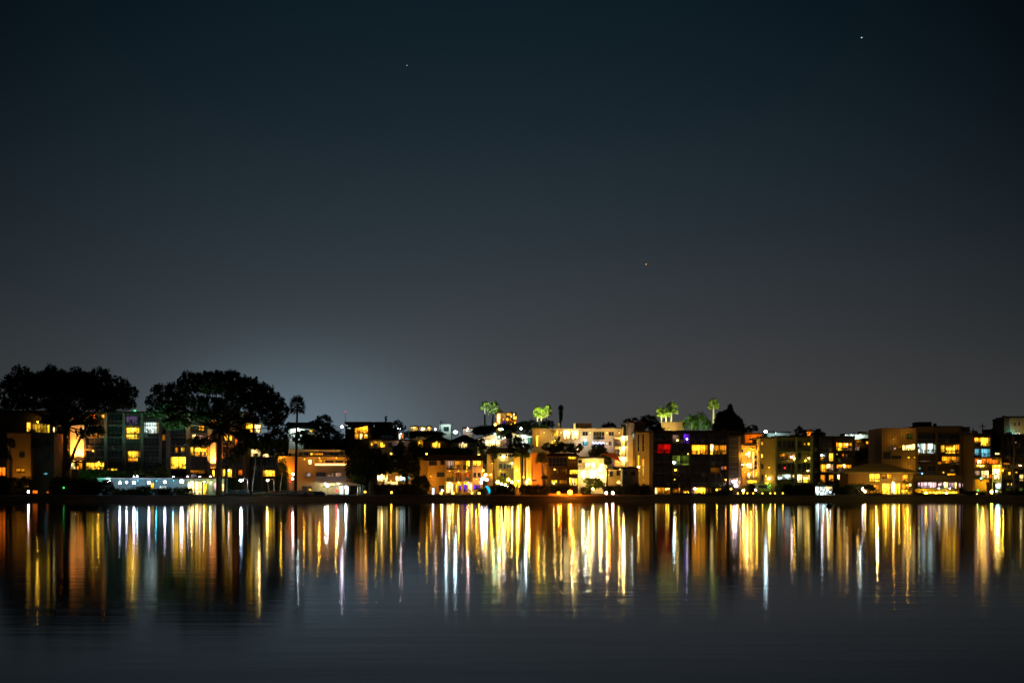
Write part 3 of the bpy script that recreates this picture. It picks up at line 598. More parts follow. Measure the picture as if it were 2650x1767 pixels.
# pines
tree('A', 424, [(560, 250, 460, 120), (800, 350, 440, 90), (1180, 370, 240, 90), (250, 260, 250, 130), (560, 230, 260, 130, -2), (880, 240, 250, 110, 1), (1180, 300, 230, 130), (1390, 350, 90, 70), (420, 400, 340, 130), (800, 420, 300, 140, 2), (1150, 470, 230, 90), (1330, 470, 130, 60), (200, 470, 200, 60, 2), (180, 120, 60, 50), (260, 130, 60, 50), (540, 100, 70, 40), (800, 140, 90, 50), (1060, 150, 110, 55), (60, 350, 110, 110), (700, 560, 180, 70), (960, 640, 110, 70), (560, 640, 130, 60), (1020, 760, 110, 60), (860, 800, 60, 60)],
     'wide dark umbrella pine with a forked trunk at the left edge', PINE, name='pine_tree', cat='pine tree', r=.6, nq=16, size=.27, dens=.85, trunk=690, tr=.62, dz=.6, maxd=7)
b_ = [P('A', x, y, 424) for x, y in ((705, 1230), (745, 1120), (800, 960), (860, 830), (930, 700))]
MB().tube(b_, [.45, .42, .36, .3, .2], 8).build('trunk', BARK, bpy.data.objects['pine_tree'])
tree('B', 425, [(420, 270, 310, 105), (760, 330, 310, 110), (1000, 480, 180, 110), (180, 250, 150, 110), (40, 330, 150, 90), (-40, 500, 160, 60), (380, 230, 200, 110), (600, 240, 200, 110, -2), (800, 300, 160, 110), (950, 380, 140, 110), (1080, 460, 110, 100), (1150, 560, 90, 90), (200, 440, 170, 60), (-130, 340, 120, 70), (-230, 440, 90, 60), (-60, 420, 120, 70), (-180, 560, 130, 50), (30, 560, 150, 60), (20, 680, 150, 70), (350, 500, 200, 110, 2), (600, 480, 170, 100), (900, 520, 150, 50), (800, 420, 120, 60), (130, 130 + 40, 60, 40), (430, 155, 90, 35), (620, 165, 90, 35), (1000, 640, 190, 60), (1120, 720, 130, 90), (1080, 850, 150, 100), (900, 880, 160, 90), (1050, 960, 120, 70), (300, 600, 130, 50), (550, 610, 120, 50), (720, 640, 120, 40), (230, 880, 100, 60), (700, 960, 90, 60), (640, 1050, 80, 60), (740, 800, 90, 60), (330, 880, 80, 40)],
     'broad domed dark umbrella pine with sky gaps, lit green on its lower left', PINE, name='pine_tree', cat='pine tree', r=.6, nq=16, size=.27, dens=.85, trunk=480, tr=.62, dz=.6, maxd=7)
palm('B', 419, 610, 480, 95, 120, 'dark green palm in front of the second umbrella pine', 541, DARKL, tr=.2)
palm('B', 419, 1318, 470, 92, 115, 'tall lone dark palm against the sky right of the pines', 1298, DARKL, tr=.3, nf=70)
palm('A', 428, 110, 880, 60, 60, 'dark thin palm against the ochre stucco wall', 108, DARKL, tr=.16)
palm('A', 428, 385, 890, 60, 60, 'dark thin palm before the unlit half of the ochre block', 335, DARKL, tr=.16)
palm('A', 420, 818, 1110, 30, 30, 'slim young palm before the lit stair wall', 806, DARKL, tr=.15)
for (rg, x0, y0, x1, y1, D, mt, lb) in (
    ('A', -40, 1255, 320, 1400, 424, DARKL, 'big dark shrub in the lower left corner of the shore'), ('A', 560, 1262, 830, 1430, 422, DARKL, 'dark rounded shrub at the foot of the left pine trunk'),
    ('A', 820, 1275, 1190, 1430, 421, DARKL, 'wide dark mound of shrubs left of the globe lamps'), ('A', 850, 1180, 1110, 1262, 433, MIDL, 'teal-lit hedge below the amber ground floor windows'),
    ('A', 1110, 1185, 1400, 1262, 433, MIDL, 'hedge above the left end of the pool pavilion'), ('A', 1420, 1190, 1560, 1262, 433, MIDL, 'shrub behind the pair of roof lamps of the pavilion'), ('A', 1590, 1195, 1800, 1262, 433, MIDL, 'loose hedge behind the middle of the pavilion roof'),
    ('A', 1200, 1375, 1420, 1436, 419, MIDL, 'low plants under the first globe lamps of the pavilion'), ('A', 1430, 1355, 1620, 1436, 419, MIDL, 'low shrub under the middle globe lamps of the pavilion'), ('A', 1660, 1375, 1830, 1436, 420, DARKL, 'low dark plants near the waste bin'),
    ('B', 0, 1370, 200, 1438, 420, MIDL, 'low hedge left of the bright pavilion doorway'), ('B', 560, 1255, 690, 1350, 433, DARKL, 'dark shrub behind the white flood lamp'), ('B', 1090, 1230, 1200, 1400, 432, DARKL, 'dark shrub behind the catamaran masts'),
    ('B', 1110, 1060, 1200, 1200, 438, MIDL, 'tall green shrub lit yellow at the amber house corner')):
    bush(rg, D, x0, y0, x1, y1, lb, mt)
tree('A', 420.5, [(1700, 1140, 40, 25), (1750, 1200, 45, 25), (1620, 1230, 60, 22)], 'small crooked tree over the pavilion', MIDL, trunk=1640, tr=.13, r=.4, size=.18, zb=None)
# beach things
def bin_(rg, x, y, D, lb, h=1.3, w=.33):
    p = P(rg, x, y, D); t = thing('waste_bin', lb, 'waste bin', (p[0], D, 1.33)); MB().tube([(p[0], D, 1.335), (p[0], D, 1.35 + h * .8)], [w * .85, w], 12).build('body', FRAME, t)
    MB().tube([(p[0], D, 1.353 + h * .8), (p[0], D, 1.35 + h * .95), (p[0], D, 1.35 + h)], [w * 1.08, w * .9, w * .3], 12).build('lid', METAL, t)
bin_('A', 1835, 1440, 413.5, 'dark waste bin on the boardwalk before the pavilion'); bin_('B', 828, 1440, 413.5, 'dark waste bin on the boardwalk before the blue catamaran')
def catamaran(x, D, label, sail, mast, lean, hull=WHITEP):
    z = terr(D) + .1; t = thing('catamaran', label, 'catamaran', (x, D, z), 'beach catamarans drawn up by the lawn')
    for dy in (-1.1, 1.1):
        pts = [(x - 2.6, D + dy, z + .62), (x - 2.2, D + dy, z + .4), (x - .5, D + dy, z + .32), (x + 1.6, D + dy, z + .34), (x + 2.5, D + dy, z + .42)]; MB().tube(pts, [.04, .2, .3, .28, .12], 8).build('hull', hull, t)
    MB().box(x - 1.2, D - 1.1, z + .66, x + 1.4, D + 1.1, z + .72).build('trampoline', sail, t)
    
    for cx in (x - 1.2, x + 1.4): MB().tube([(cx, D - 1.2, z + .62), (cx, D + 1.2, z + .62)], [.05, .05], 6).build('crossbar', METAL, t)
    if mast: MB().tube([(x - 1.1, D, z + .7), (x - 1.1 + lean, D, z + mast)], [.09, .06], 6).build('mast', surf('pale_mast', (.6, .6, .58), .4, 2, .1, 0), t)
    MB().tube([(x - 1.0, D, z + 1.05), (x + 2.2, D + .2, z + .98)], [.17, .12], 8).build('furled_sail', sail, t)
BLUE = surf('blue_sailcloth', (.06, .16, .42), .7, 2, .3, .2); GREYC = surf('grey_sailcloth', (.3, .32, .33), .7, 2, .3, .2); REDC = surf('red_sailcloth', (.4, .10, .06), .7, 2, .3, .2); YELC = surf('yellow_cloth', (.5, .42, .06), .7, 2, .3, .2)
for x, lb, s, mh, ln in ((640, 'white catamaran with a grey cover, leftmost on the beach, no mast', GREYC, 0, 0), (735, 'catamaran with a blue cover below the white flood lamp', BLUE, 0, 0), (880, 'catamaran with the tallest leaning pale mast', BLUE, 9.6, .95), (1065, 'catamaran with a short mast and reddish cover', REDC, 4.2, -.5), (1175, 'catamaran with a tall mast next to the palm trunk', GREYC, 5.6, .6), (1270, 'mastless catamaran lowest at the right of the row', GREYC, 0, 0)):
    catamaran(P('B', x, 0, 418)[0], 418 + (x % 3) * .4, lb, s, mh, ln)
p = P('B', 1215, 1195, 414); t = thing('flagpole', 'thin dark flagpole at the seawall near the tall palm', 'flagpole', (p[0], 414, 1.33)); MB().tube([(p[0], 414, 1.33), p], [.1, .05], 6).build('pole', FRAME, t); MB().ball((p[0], 414, p[2] + .1), .12).build('finial', METAL, t)
# ================================================================== amber terrace building
t = Bd('B', 440, 1300, 1036, 1842, 'apartment_building', 'amber three-storey terrace building with a glowing strip along its balcony', col=(.40, .25, .10), depth=12)
t.part('upper_storey', 1222, 962, 1792, 1034, -2, wallm((.55, .47, .33)), back=10)
t.part('side_wing', 1112, 1030, 1298, 1400, -1.0, wallm((.42, .27, .1)), back=10)
t.D += 2; t.win('1335 998 1365 1033 d 1; 1395 998 1430 1033 d 2; 1458 998 1478 1036 y.9 1; 1485 1000 1590 1033 a.5 6; 1665 1000 1705 1030 d 2; 1712 1000 1760 1030 d 2; 1228 1002 1250 1036 d 1')
t.D -= 2; t.win('1437 1070 1474 1118 w.6 1; 1520 1066 1610 1104 a.35 3; 1622 1080 1700 1104 d 3; 1730 1080 1802 1104 d 3; 1640 1208 1704 1275 h.9 2; 1720 1208 1794 1268 h1.0 3; 1405 1212 1460 1250 d 2; 1520 1205 1620 1270 d 3')
t.balc('1506 1145 1846; 1506 1290 1846', proud=1.7, solid=True, mat=wallm((.35, .25, .14)))
q0 = P('B', 1508, 1112, 438.2); q1 = P('B', 1846, 1128, 438.2)
ls = MB().box(q0[0], 438.12, q1[2], q1[0], 438.2, q0[2]).build('light_strip', bulbm((1, .42, .1), 6), t.root); ls['label'] = 'glowing strip light along the balcony edge'
t.win('1372 1352 1470 1420 d 2; 1600 1330 1722 1352 w.7 2'); t.part('awning', 1502, 1294, 1840, 1312, 2.6, wallm((.4, .34, .26)))
t.lamp(1620, 1318, 'W', 420, 1.8, st=60); t.lamp(1760, 1322, 'W', 420, 1.8, st=60); t.lamp(1560, 1048, 'a', 260, 2.2, st=8); t.lamp(1740, 1048, 'a', 260, 2.2, st=8); t.lamp(1400, 1060, 'a', 110, 2.2, st=8)
t.lamp(1208, 1190, 'o', 700, 1.2, proud=-1.0, st=60); t.lamp(1150, 1042, 'y', 160, 1.2, proud=-1, st=10)
flood('B', 1380, 1400, 432, 'a', 500, (1400, 1140, 440), 'amber floodlight before the terrace building', 90)
p = P('B', 1870, 1440, 432); g = thing('gazebo', 'white canvas gazebo lit from inside by the dark tree', 'gazebo', (p[0], 432, 1.45)); w2 = 3.6
zt = P('B', 0, 1345, 432)[2]; za = P('B', 0, 1305, 432)[2]
MB().poly([(p[0] - 3.7, 430, zt), (p[0] + 3.7, 430, zt), (p[0] + 3.7, 435, zt), (p[0] - 3.7, 435, zt), (p[0], 432.5, za)], [(0, 1, 4), (1, 2, 4), (2, 3, 4), (3, 0, 4)]).build('canopy', WHITEP, g)
for sx in (-3.6, 3.6):
    for y in (430.1, 434.9): MB().tube([(p[0] + sx, y, 1.42), (p[0] + sx, y, zt)], [.06, .06], 6).build('leg', METAL, g)
for x in (-2.6, -1.2, 1.9): MB().box(p[0] + x, 434.2, 1.55, p[0] + x + .9, 434.25, zt - .1).build('curtain', WHITEP, g)
f = MB().ball((p[0] - .8, 432.3, zt - .4), .3).build('lamp_globe', bulbm(LC['W'], 40), g); light('POINT', (p[0] - .8, 431.5, zt - .7), LC['W'], 500, g)
lamp('B', 1735, 1400, 425, 'r', 'red lantern before the white-lit carport', 60, .4, 4); lamp('B', 1640, 1345, 428, 'k', 'white lamp under the terrace building awning', 250, .4, 60)
for i, (x, cl) in enumerate(((1395, GREYC), (1440, WHITEP), (1540, BLUE))):
    q = P('B', x, 1430, 420); d = thing('dinghy', ['small grey dinghy turned over before the terrace building', 'small white dinghy turned over before the terrace building', 'small blue dinghy turned over before the terrace building'][i], 'dinghy', (q[0], 420, 1.38))
    MB().tube([(q[0] - 1.7, 420, 1.62), (q[0] - 1.2, 420, 1.72), (q[0], 420, 1.82), (q[0] + 1.3, 420, 1.77), (q[0] + 1.7, 420, 1.72)], [.08, .38, .5, .45, .3], 10).build('hull', cl, d); MB().box(q[0] - 1.4, 419.97, 2.1, q[0] + 1.4, 420.03, 2.35).build('keel', cl, d)
# behind the palm
h = Bd('B', 500, 1228, 742, 1492, 'house', 'pale house with grey gable roof and a bright lamp, behind the tall palm', 'house', (.5, .47, .36), 10, 'side', 672, over=.8)
h.lamp(1318, 738, 'W', 500, 2.0, st=300, bulb=.4).win('1400 752 1440 775 d 2; 1450 755 1480 775 y.4 1')
tree('B', 560, [(1480, 700, 50, 60), (1600, 660, 90, 70), (1540, 700, 90, 50)], 'hazy grey-green round tree behind the pale gabled house', MIDL, tr=.4)
palm('B', 478, 1660, 730, 120, 90, 'dark feathery palm left of the slanted-roof house', 1660, DARKL, feather=True, nf=30)
for lobes, lb in (([(1640, 830, 150, 110), (1560, 900, 120, 70)], 'big dark bushy tree under the feathery palm'), ([(1350, 830, 110, 70), (1440, 870, 90, 70)], 'round dark tree above the amber terrace building'), ([(1770, 880, 90, 90), (1860, 960, 90, 60)], 'dark tree under the slanted-roof house')):
    tree('B', 466, lobes, lb, DARKL)
h = Bd('B', 474, 1380, 905, 1700, 'house', 'dark low house on the slope above the terrace building with a dim lamp', 'house', (.08, .06, .05), 9, 'side', 860); h.lamp(1520, 902, 'k', 30, st=30)
# ================================================================== slanted-roof houses (C)
h = Bd('C', 520, 205, 600, 530, 'house', 'modern dark house with a rising roof and a tall amber trapezoid window', 'house', (.06, .045, .035), 12, 'flat')
h.part('roof_slab', 196, 527, 535, 548, 1.2, wallm((.07, .06, .05)), back=12); h.part('upper_wall', 215, 548, 520, 600, .02, wallm((.05, .04, .03)), back=11)
p0, p1 = P('C', 325, 665, 519.9), P('C', 482, 578, 519.9); z1 = P('C', 0, 610, 519.9)[2]; zf = p0[2]
f = MB().box(p0[0] - .1, 519.75, zf - .1, p1[0] + .1, 519.97, zf).box((p0[0] + p1[0]) / 2 - .06, 519.7, zf, (p0[0] + p1[0]) / 2 + .06, 519.8, p1[2] - .9).build('window', FRAME, h.root)
MB().poly([(p0[0], 519.85, zf), (p1[0], 519.85, zf), (p1[0], 519.85, p1[2]), (p0[0], 519.85, z1), (p0[0], 519.95, zf), (p1[0], 519.95, zf), (p1[0], 519.95, p1[2]), (p0[0], 519.95, z1)], [(0, 1, 2, 3), (7, 6, 5, 4), (0, 3, 7, 4), (1, 5, 6, 2), (3, 2, 6, 7), (0, 4, 5, 1)]).build('pane', winmat('a1.2'), f)
h.win('325 674 372 738 a.6 2; 374 676 436 742 w.5 2; 440 682 482 730 a.8 2'); h.lamp(462, 690, 'w', 20, st=40)
h.win('200 566 236 584 W.15 1; 232 600 272 618 W.15 1')
h = Bd('C', 522, 556, 622, 832, 'house', 'unlit modern house with two slanted roofs beside the trapezoid window house', 'house', (.045, .04, .035), 12, 'flat')
h.part('roof_slab', 556, 528, 772, 548, .6, ROOF, back=12); h.part('upper_wall', 566, 548, 765, 622, .02, wallm((.04, .035, .03)), back=11)
h.dark('640 800 3 680 750 1', w=.8)
h = Bd('C', 510, 500, 762, 1002, 'house', 'pale long house wall with one small amber window, below the dark modern houses', 'house', (.42, .33, .24), 8, 'flat')
h.win('523 792 540 832 y.6 1; 637 785 698 840 y1.1 2; 740 785 780 835 d 2; 560 800 600 840 d 1'); h.lamp(588, 775, 'y', 60, st=4); h.lamp(880, 775, 'k', 60, st=4)
tree('C', 530, [(706, 500, 8, 45)], 'tiny pointed cypress standing above the unlit modern house', DARKL, name='cypress_tree', cat='cypress', limbs=False, tr=.15, r=.4)
tree('C', 620, [(860, 560, 65, 45), (910, 600, 50, 35)], 'hazy loose tree right of the modern houses on the skyline', MIDL)
h = Bd('C', 545, 838, 672, 925, 'house', 'narrow house front with a teal-white lit porch', 'house', (.35, .3, .22), 8, 'side', 655); h.win('842 690 885 752 W.5 2; 890 692 912 752 o.6 1'); h.lamp(892, 672, 'k', 60, st=90)
tree('C', 438, [(420, 960, 170, 100), (560, 960, 150, 110), (350, 1080, 150, 100), (520, 1100, 190, 110), (640, 1030, 120, 110), (700, 1110, 90, 70), (300, 1180, 90, 60), (450, 1220, 110, 60)], 'large round black tree by the shore between the gazebo and the low house', DARKL, trunk=520, tr=.5)
tree('C', 442, [(900, 830, 50, 60), (830, 870, 50, 50), (920, 930, 120, 90), (850, 1020, 120, 100), (980, 1040, 130, 100), (1060, 1120, 80, 120), (960, 1130, 90, 70)], 'tall uneven black tree left of the amber arcade building', DARKL, trunk=960, tr=.4)
flood('C', 470, 1400, 421, 'g', 260, (330, 1230, 432), 'green-tinted floodlight under the large round black tree', 90)
tree('C', 434, [(330, 1240, 55, 60), (400, 1260, 60, 70)], 'small green-lit tree right of the gazebo', MIDL, tr=.15, r=.4, size=.18)
# horizon houses
for i, (x0, yt, x1, ws, lb) in enumerate(((1005, 588, 1100, '1050 592 1085 608 y.8 3; 1015 600 1040 612 w.3 1', 'low distant house with a yellow lit window row on the skyline'), (1120, 592, 1195, '1140 605 1180 625 w.7 2', 'distant white-lit house left of the taller pale box house'), (1210, 590, 1265, '1222 592 1248 618 y.9 2', 'distant narrow house with one yellow window on the skyline'))):
    b = Bd('C', 880, x0, yt, x1, 'house', lb, 'house', (.4, .37, .3), 10, 'flat'); b.win(ws); b.lamp((x0 + x1) / 2, yt + 12, 'w', 260, 2, st=60)
b = Bd('C', 800, 1366, 570, 1506, 'house', 'pale green box house beside the brightest white street lamp', 'house', (.6, .62, .5), 10, 'flat'); b.win('1418 588 1478 640 t.35 1', frame=PALEF); b.lamp(1450, 578, 'W', 900, 3, st=6)
b = Bd('C', 760, 1655, 612, 1772, 'house', 'distant greenish white house right of the brightest street lamp', 'house', (.5, .55, .42), 10, 'side', 596); b.win('1690 625 1760 655 W.5 3'); b.lamp(1716, 606, 'k', 500, 2, st=100)
p = P('C', 1378, 515, 780); t = thing('utility_pole', 'thin dark utility pole before the pale green box house', 'utility pole', (p[0], 780, 22)); MB().tube([(p[0], 780, 22), p], [.2, .14], 6).build('pole', FRAME, t); MB().box(p[0] - .1, 779.9, p[2] - .6, p[0] + 1.4, 780.1, p[2] - .4).build('crossarm', FRAME, t)
street('C', 1560, 655, 560, 'W', 'brightest white street lamp above the dark hipped roofs', 350, .62, 26, h=7, arm=1.5)
lamp('C', 1158, 622, 760, 'l', 'small white lamp on the skyline beside the white-lit house', 100, .45, 70); lamp('C', 1315, 622, 700, 'k', 'small pinkish lamp on the skyline left of the box house', 60, .35, 50); lamp('C', 165, 588, 600, 'l', 'lilac-white lamp on the skyline left of the trapezoid window house', 100, .45, 70)
lamp('C', 885, 612, 640, 'W', 'white lamp beside the hazy skyline tree', 100, .4, 70); lamp('C', 852, 614, 640, 'W', 'fainter white lamp left of the one beside the hazy skyline tree', 50, .3, 40)
tree('C', 640, [(1000, 690, 90, 45), (1100, 680, 100, 40), (1220, 690, 110, 45), (1330, 680, 100, 35)], 'long dark tree belt under the skyline houses', DARKL, limbs=False)
tree('C', 600, [(1880, 640, 110, 50), (1960, 620, 80, 40)], 'dark tree mass under the pair of thin palms', DARKL, limbs=False)
h = Bd('C', 545, 1180, 760, 1480, 'house', 'dark hip-roofed house with one yellow window, left of the roof under the street lamp', 'house', (.16, .12, .09), 12, 'hip', 690, over=1); h.win('1266 790 1372 846 y.9 3').lamp(1330, 776, 'y', 25, st=20)
h = Bd('C', 540, 1500, 775, 1835, 'house', 'dark hip-roofed house with a wide peach window below the brightest street lamp', 'house', (.16, .12, .09), 12, 'hip', 680, over=1); h.win('1605 795 1703 850 w.35 4; 1740 800 1790 840 d 2').lamp(1650, 785, 'k', 15, st=15)
h = Bd('C', 530, 1096, 765, 1158, 'garden_shed', 'small yellow-lit shed at the left of the hip-roofed houses', 'shed', (.5, .4, .1), 5, 'gable', 735); h.lamp(1120, 780, 'y', 60, st=10)
for lobes, lb, D in (([(1050, 850, 90, 70), (1120, 900, 90, 60)], 'dark shrubby tree left of the amber building roof', 470), ([(1250, 900, 110, 45), (1400, 890, 110, 40)], 'low dark tree above the left of the amber building roof', 468), ([(1560, 890, 110, 45), (1700, 900, 90, 40)], 'low dark tree above the right of the amber building roof', 468), ([(1890, 800, 60, 60), (1900, 900, 60, 90), (1930, 980, 45, 60)], 'leafy green tree between the amber building and its right neighbour', 462)):
    tree('C', D, lobes, lb, MIDL if D == 462 else DARKL, tr=.25)
lamp('C', 1208, 922, 462, 'y', 'yellow lamp above the amber building roof at the left', 40, .22, 20); lamp('C', 1850, 935, 460, 'y', 'yellow lamp above the amber building roof at the right', 60, .3, 12); lamp('C', 770, 920, 452, 'y', 'small yellow lamp among the black trees', 20, .25, 15)
# low house
h = Bd('C', 446, 600, 1150, 1050, 'house', 'low amber house with two white-lit rooms behind the dark trees', 'house', (.42, .27, .1), 9, 'flat')
h.win('606 1182 726 1258 w1.3 4; 832 1198 872 1256 w1.0 2; 878 1196 940 1254 W1.0 3; 946 1198 1000 1252 c1.2 3; 690 1264 850 1304 w.4 7'); h.lamp(950, 1170, 'y', 160, 1.8, st=15); h.lamp(660, 1172, 'w', 150, 1.8, st=40); h.lamp(770, 1250, 'o', 40, st=10)
bush('C', 424, 560, 1300, 850, 1400, 'dark shrub before the low amber house, left'); bush('C', 424, 850, 1290, 1100, 1400, 'dark shrub before the low amber house, right'); bush('C', 425, 1040, 1180, 1210, 1330, 'dark sloping shrub at the left corner of the amber arcade building')
lamp('C', 450, 1388, 419, 'y', 'yellow-green garden lamp under the round black tree', 25, .3, 8); lamp('C', 775, 1396, 419, 'y', 'yellow garden lamp before the low amber house', 30, .3, 14)
# ================================================================== amber arcade building
a = Bd('C', 440, 1218, 1000, 1892, 'apartment_building', 'amber three-storey building with a dark mansard roof and a glowing ground floor arcade', col=(.46, .28, .09), depth=13, roof='mansard', yr=935, over=.35)
a.part('side_wall', 1122, 1003, 1215, 1400, -1.5, wallm((.46, .29, .1)), back=11)
a.win('1380 1006 1425 1052 d 2; 1452 1006 1545 1105 h1.1 4; 1560 1008 1640 1105 a.3 4; 1650 1060 1685 1112 d 1; 1694 1008 1736 1114 y1.2 2; 1772 1008 1816 1066 y1.5 2; 1822 1008 1874 1066 y1.4 2;'
      '1336 1152 1422 1200 d 3; 1445 1150 1545 1245 a.15 4; 1568 1155 1630 1250 o.12 2; 1650 1155 1732 1252 o.3 3; 1780 1155 1815 1205 d 1; 1835 1155 1870 1205 d 1;'
      '1440 1285 1530 1400 w.9 4; 1545 1295 1590 1400 y.8 2; 1605 1312 1660 1372 p.7 3; 1668 1300 1700 1380 p1.0 2; 1722 1290 1770 1395 w.9 2; 1785 1308 1865 1356 p.8 4; 1240 1010 1330 1060 d 3; 1360 1310 1420 1380 d 2')
a.frame([1440, 1550, 1645, 1772], [1118, 1258], mat=wallm((.5, .33, .12)), pw=.35, proud=1.3)
for x in (1440, 1550, 1645, 1772):
    q = P('C', x, 1400, 438.3); MB().box(q[0] - .28, 438.25, terr(438), q[0] + .28, 438.6, P('C', 0, 1262, 438.3)[2]).build('column', wallm((.6, .42, .18)), a.root)
for x, y, c_, pw in ((1490, 1272, 'w', 330), (1600, 1272, 'y', 200), (1715, 1272, 'w', 330), (1490, 1130, 'a', 40), (1600, 1130, 'a', 60), (1700, 1130, 'a', 60), (1820, 1225, 'a', 130), (1260, 1190, 'a', 60)): a.lamp(x, y, c_, pw, 1.1, st=50 if pw > 150 else 5)
flood('C', 1300, 1400, 432, 'a', 900, (1330, 1120, 440), 'amber floodlight at the left front of the arcade building', 95); flood('C', 1165, 1390, 433, 'y', 700, (1170, 1150, 441), 'yellow floodlight at the side wall of the arcade building', 80)
flood('C', 1600, 1415, 430, 'a', 900, (1600, 1150, 440), 'amber floodlight in the middle before the arcade building', 100); flood('C', 1830, 1415, 432, 'a', 800, (1830, 1130, 440), 'amber floodlight at the right front of the arcade building', 95)
for i, (x, y, c_, r) in enumerate(((1285, 1440, 'k', .18), (1385, 1422, 'y', .34), (1400, 1374, 'l', .3), (1530, 1421, 'y', .38), (1765, 1402, 'y', .28), (1852, 1421, 'y', .32))): lamp('C', x, y, 418.5, c_, '%s from the left of the garden lamps before the arcade building' % ORD[i], 35, r, 14)
p = P('C', 1288, 1375, 419); g = thing('patio_lantern', 'tall pale blue glowing lantern left of the arcade building', 'lantern', (p[0], 419, 1.36)); MB().box(p[0] - .3, 418.7, 1.36, p[0] + .3, 419.3, 1.8).build('base', FRAME, g)
MB().tube([(p[0], 419, 1.81), (p[0], 419, p[2] + .7)], [.26, .26], 8).build('lantern_glass', bulbm((.55, .75, 1), 2.0), g); MB().tube([(p[0], 419, p[2] + .71), (p[0], 419, p[2] + 1.0)], [.34, .04], 8).build('cap', FRAME, g)
# cyan arch
q = P('C', 1950, 1420, 419); g = thing('inflatable_arch', 'glowing cyan curved arch on the shore right of the arcade building', 'light sculpture', (q[0], 419, 1.36)); ka = 419 / FPX / 4.751
pts = [(q[0] + (-25 + 55 * math.sin(t)) * ka, 419, q[2] + .5 + (70 * math.cos(t)) * ka * 1.05) for t in np.linspace(.1, 1.75, 12)]
MB().tube(pts, [.12, .18, .24, .28, .3, .3, .3, .3, .28, .25, .2, .14], 8).build('glowing_tube', bulbm((.0, .42, .75), 1.5), g); MB().box(q[0] - .3, 418.7, 1.36, q[0] + .9, 419.3, 1.55).build('base', FRAME, g)
bush('C', 421, 1830, 1350, 1930, 1410, 'dark shrub left of the cyan arch')
lamp('C', 1930, 1180, 440, 'y', 'large yellow lamp in the gap right of the arcade building', 250, .45, 60); lamp('C', 1900, 1128, 444, 'y', 'small yellow lamp high in the gap right of the arcade building', 80, .3, 40)
for i, (x, y) in enumerate(((1888, 1232), (1915, 1225), (1945, 1240), (1880, 1272))): lamp('C', x, y, 436, 'l', '%s of the lilac-white lamps clustered by the arcade building' % ['leftmost upper', 'middle', 'rightmost', 'lowest'][i], 40, .35, 40)
# ================================================================== MIDDLE BACKGROUND (D)
for (cx, cy, rx, ry, tx, lb) in ((122, 245, 68, 75, 130, 'left of the pair of tall palms beside the distant tower'), (245, 262, 85, 98, 192, 'right of the pair of tall palms beside the distant tower')):
    palm('D', 600, cx, cy, rx, ry, lb, tx, PALML, 'pair of tall palms near the distant tower', tr=.32, nf=60)
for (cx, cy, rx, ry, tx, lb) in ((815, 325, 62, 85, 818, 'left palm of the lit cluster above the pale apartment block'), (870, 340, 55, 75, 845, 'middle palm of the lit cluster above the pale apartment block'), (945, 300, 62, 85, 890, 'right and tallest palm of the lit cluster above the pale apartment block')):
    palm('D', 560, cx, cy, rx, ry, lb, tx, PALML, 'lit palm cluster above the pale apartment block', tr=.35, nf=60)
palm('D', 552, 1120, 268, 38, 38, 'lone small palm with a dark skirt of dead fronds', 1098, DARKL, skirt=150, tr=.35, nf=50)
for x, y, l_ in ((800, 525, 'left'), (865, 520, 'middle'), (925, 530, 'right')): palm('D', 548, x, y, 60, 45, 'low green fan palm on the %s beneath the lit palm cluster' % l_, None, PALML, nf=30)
for (x, tx, ty, D, pw, cc, lb) in ((840, 835, 320, 560, 9000, 'q', 'white floodlight at the base of the lit palm cluster'), (930, 940, 310, 558, 7000, 'q', 'white floodlight right of the lit palm cluster'), (170, 180, 260, 598, 9000, 'W', 'white floodlight below the pair of tall palms')):
    flood('D', x, 560, D - 6, cc, pw * 3.2, (tx, ty, D), lb, 45, 4)
flood('D', 850, 600, 540, 'g', 900, (860, 520, 548), 'green floodlight under the low fan palms', 100, 4)
# distant tower
b = Bd('D', 1300, 262, 345, 400, 'tower', 'distant pinkish hotel tower with a bright vertical stair window', 'tower', (.5, .38, .28), 18, 'flat', zb=28)
b.part('penthouse', 285, 308, 358, 344, -2, wallm((.5, .36, .27)), back=12); b.win('288 350 328 500 w.5 1; 362 420 380 436 a.8 1; 360 450 390 488 p.5 2; 345 400 356 480 a.15 1'); 
b2 = Bd('D', 1300, 404, 345, 540, 'tower', 'right wing of the distant tower dotted with yellow windows', 'tower', (.16, .12, .08), 18, 'flat', zb=28)
b2.win('412 350 470 378 a1.2 3; 458 375 482 410 w.6 1; 492 352 516 380 w.9 1; 490 392 538 432 y1.2 3; 412 415 434 446 y1.2 1; 445 425 464 440 a.8 1; 430 450 540 464 o.5 6; 462 486 484 518 y1 1; 512 462 532 492 y1 1')
for x, y in ((320, 430), (280, 400), (380, 380)): b.lamp(x, y, 'w', 500, 6, bulb=.2, st=3)
lamp('D', 262, 498, 1250, 'a', 'orange lamp at the foot of the distant tower', 300, .9, 30, gz=25)
for lobes, lb, D, mt in (([(100, 560, 110, 40), (200, 560, 90, 40), (40, 590, 80, 40)], 'dark trees under the pair of tall palms', 640, DARKL), ([(360, 530, 90, 40), (470, 540, 80, 45)], 'dark tree belt under the distant tower', 700, DARKL), ([(560, 530, 80, 55), (650, 510, 90, 60), (730, 500, 80, 65), (700, 580, 90, 60)], 'big hazy green tree right of the distant tower', 640, MIDL), ([(980, 500, 50, 55), (930, 480, 50, 40)], 'dark round tree behind the lit palm cluster', 580, DARKL), ([(1700, 510, 60, 20), (1760, 500, 50, 25), (1800, 510, 40, 25)], 'faint trees above the balconied pale block', 620, DARKL)):
    tree('D', D, lobes, lb, mt, limbs=False)
palm('D', 520, 405, 590, 80, 45, 'bright green lit fan palm between the white gabled houses', None, PALML, nf=40)
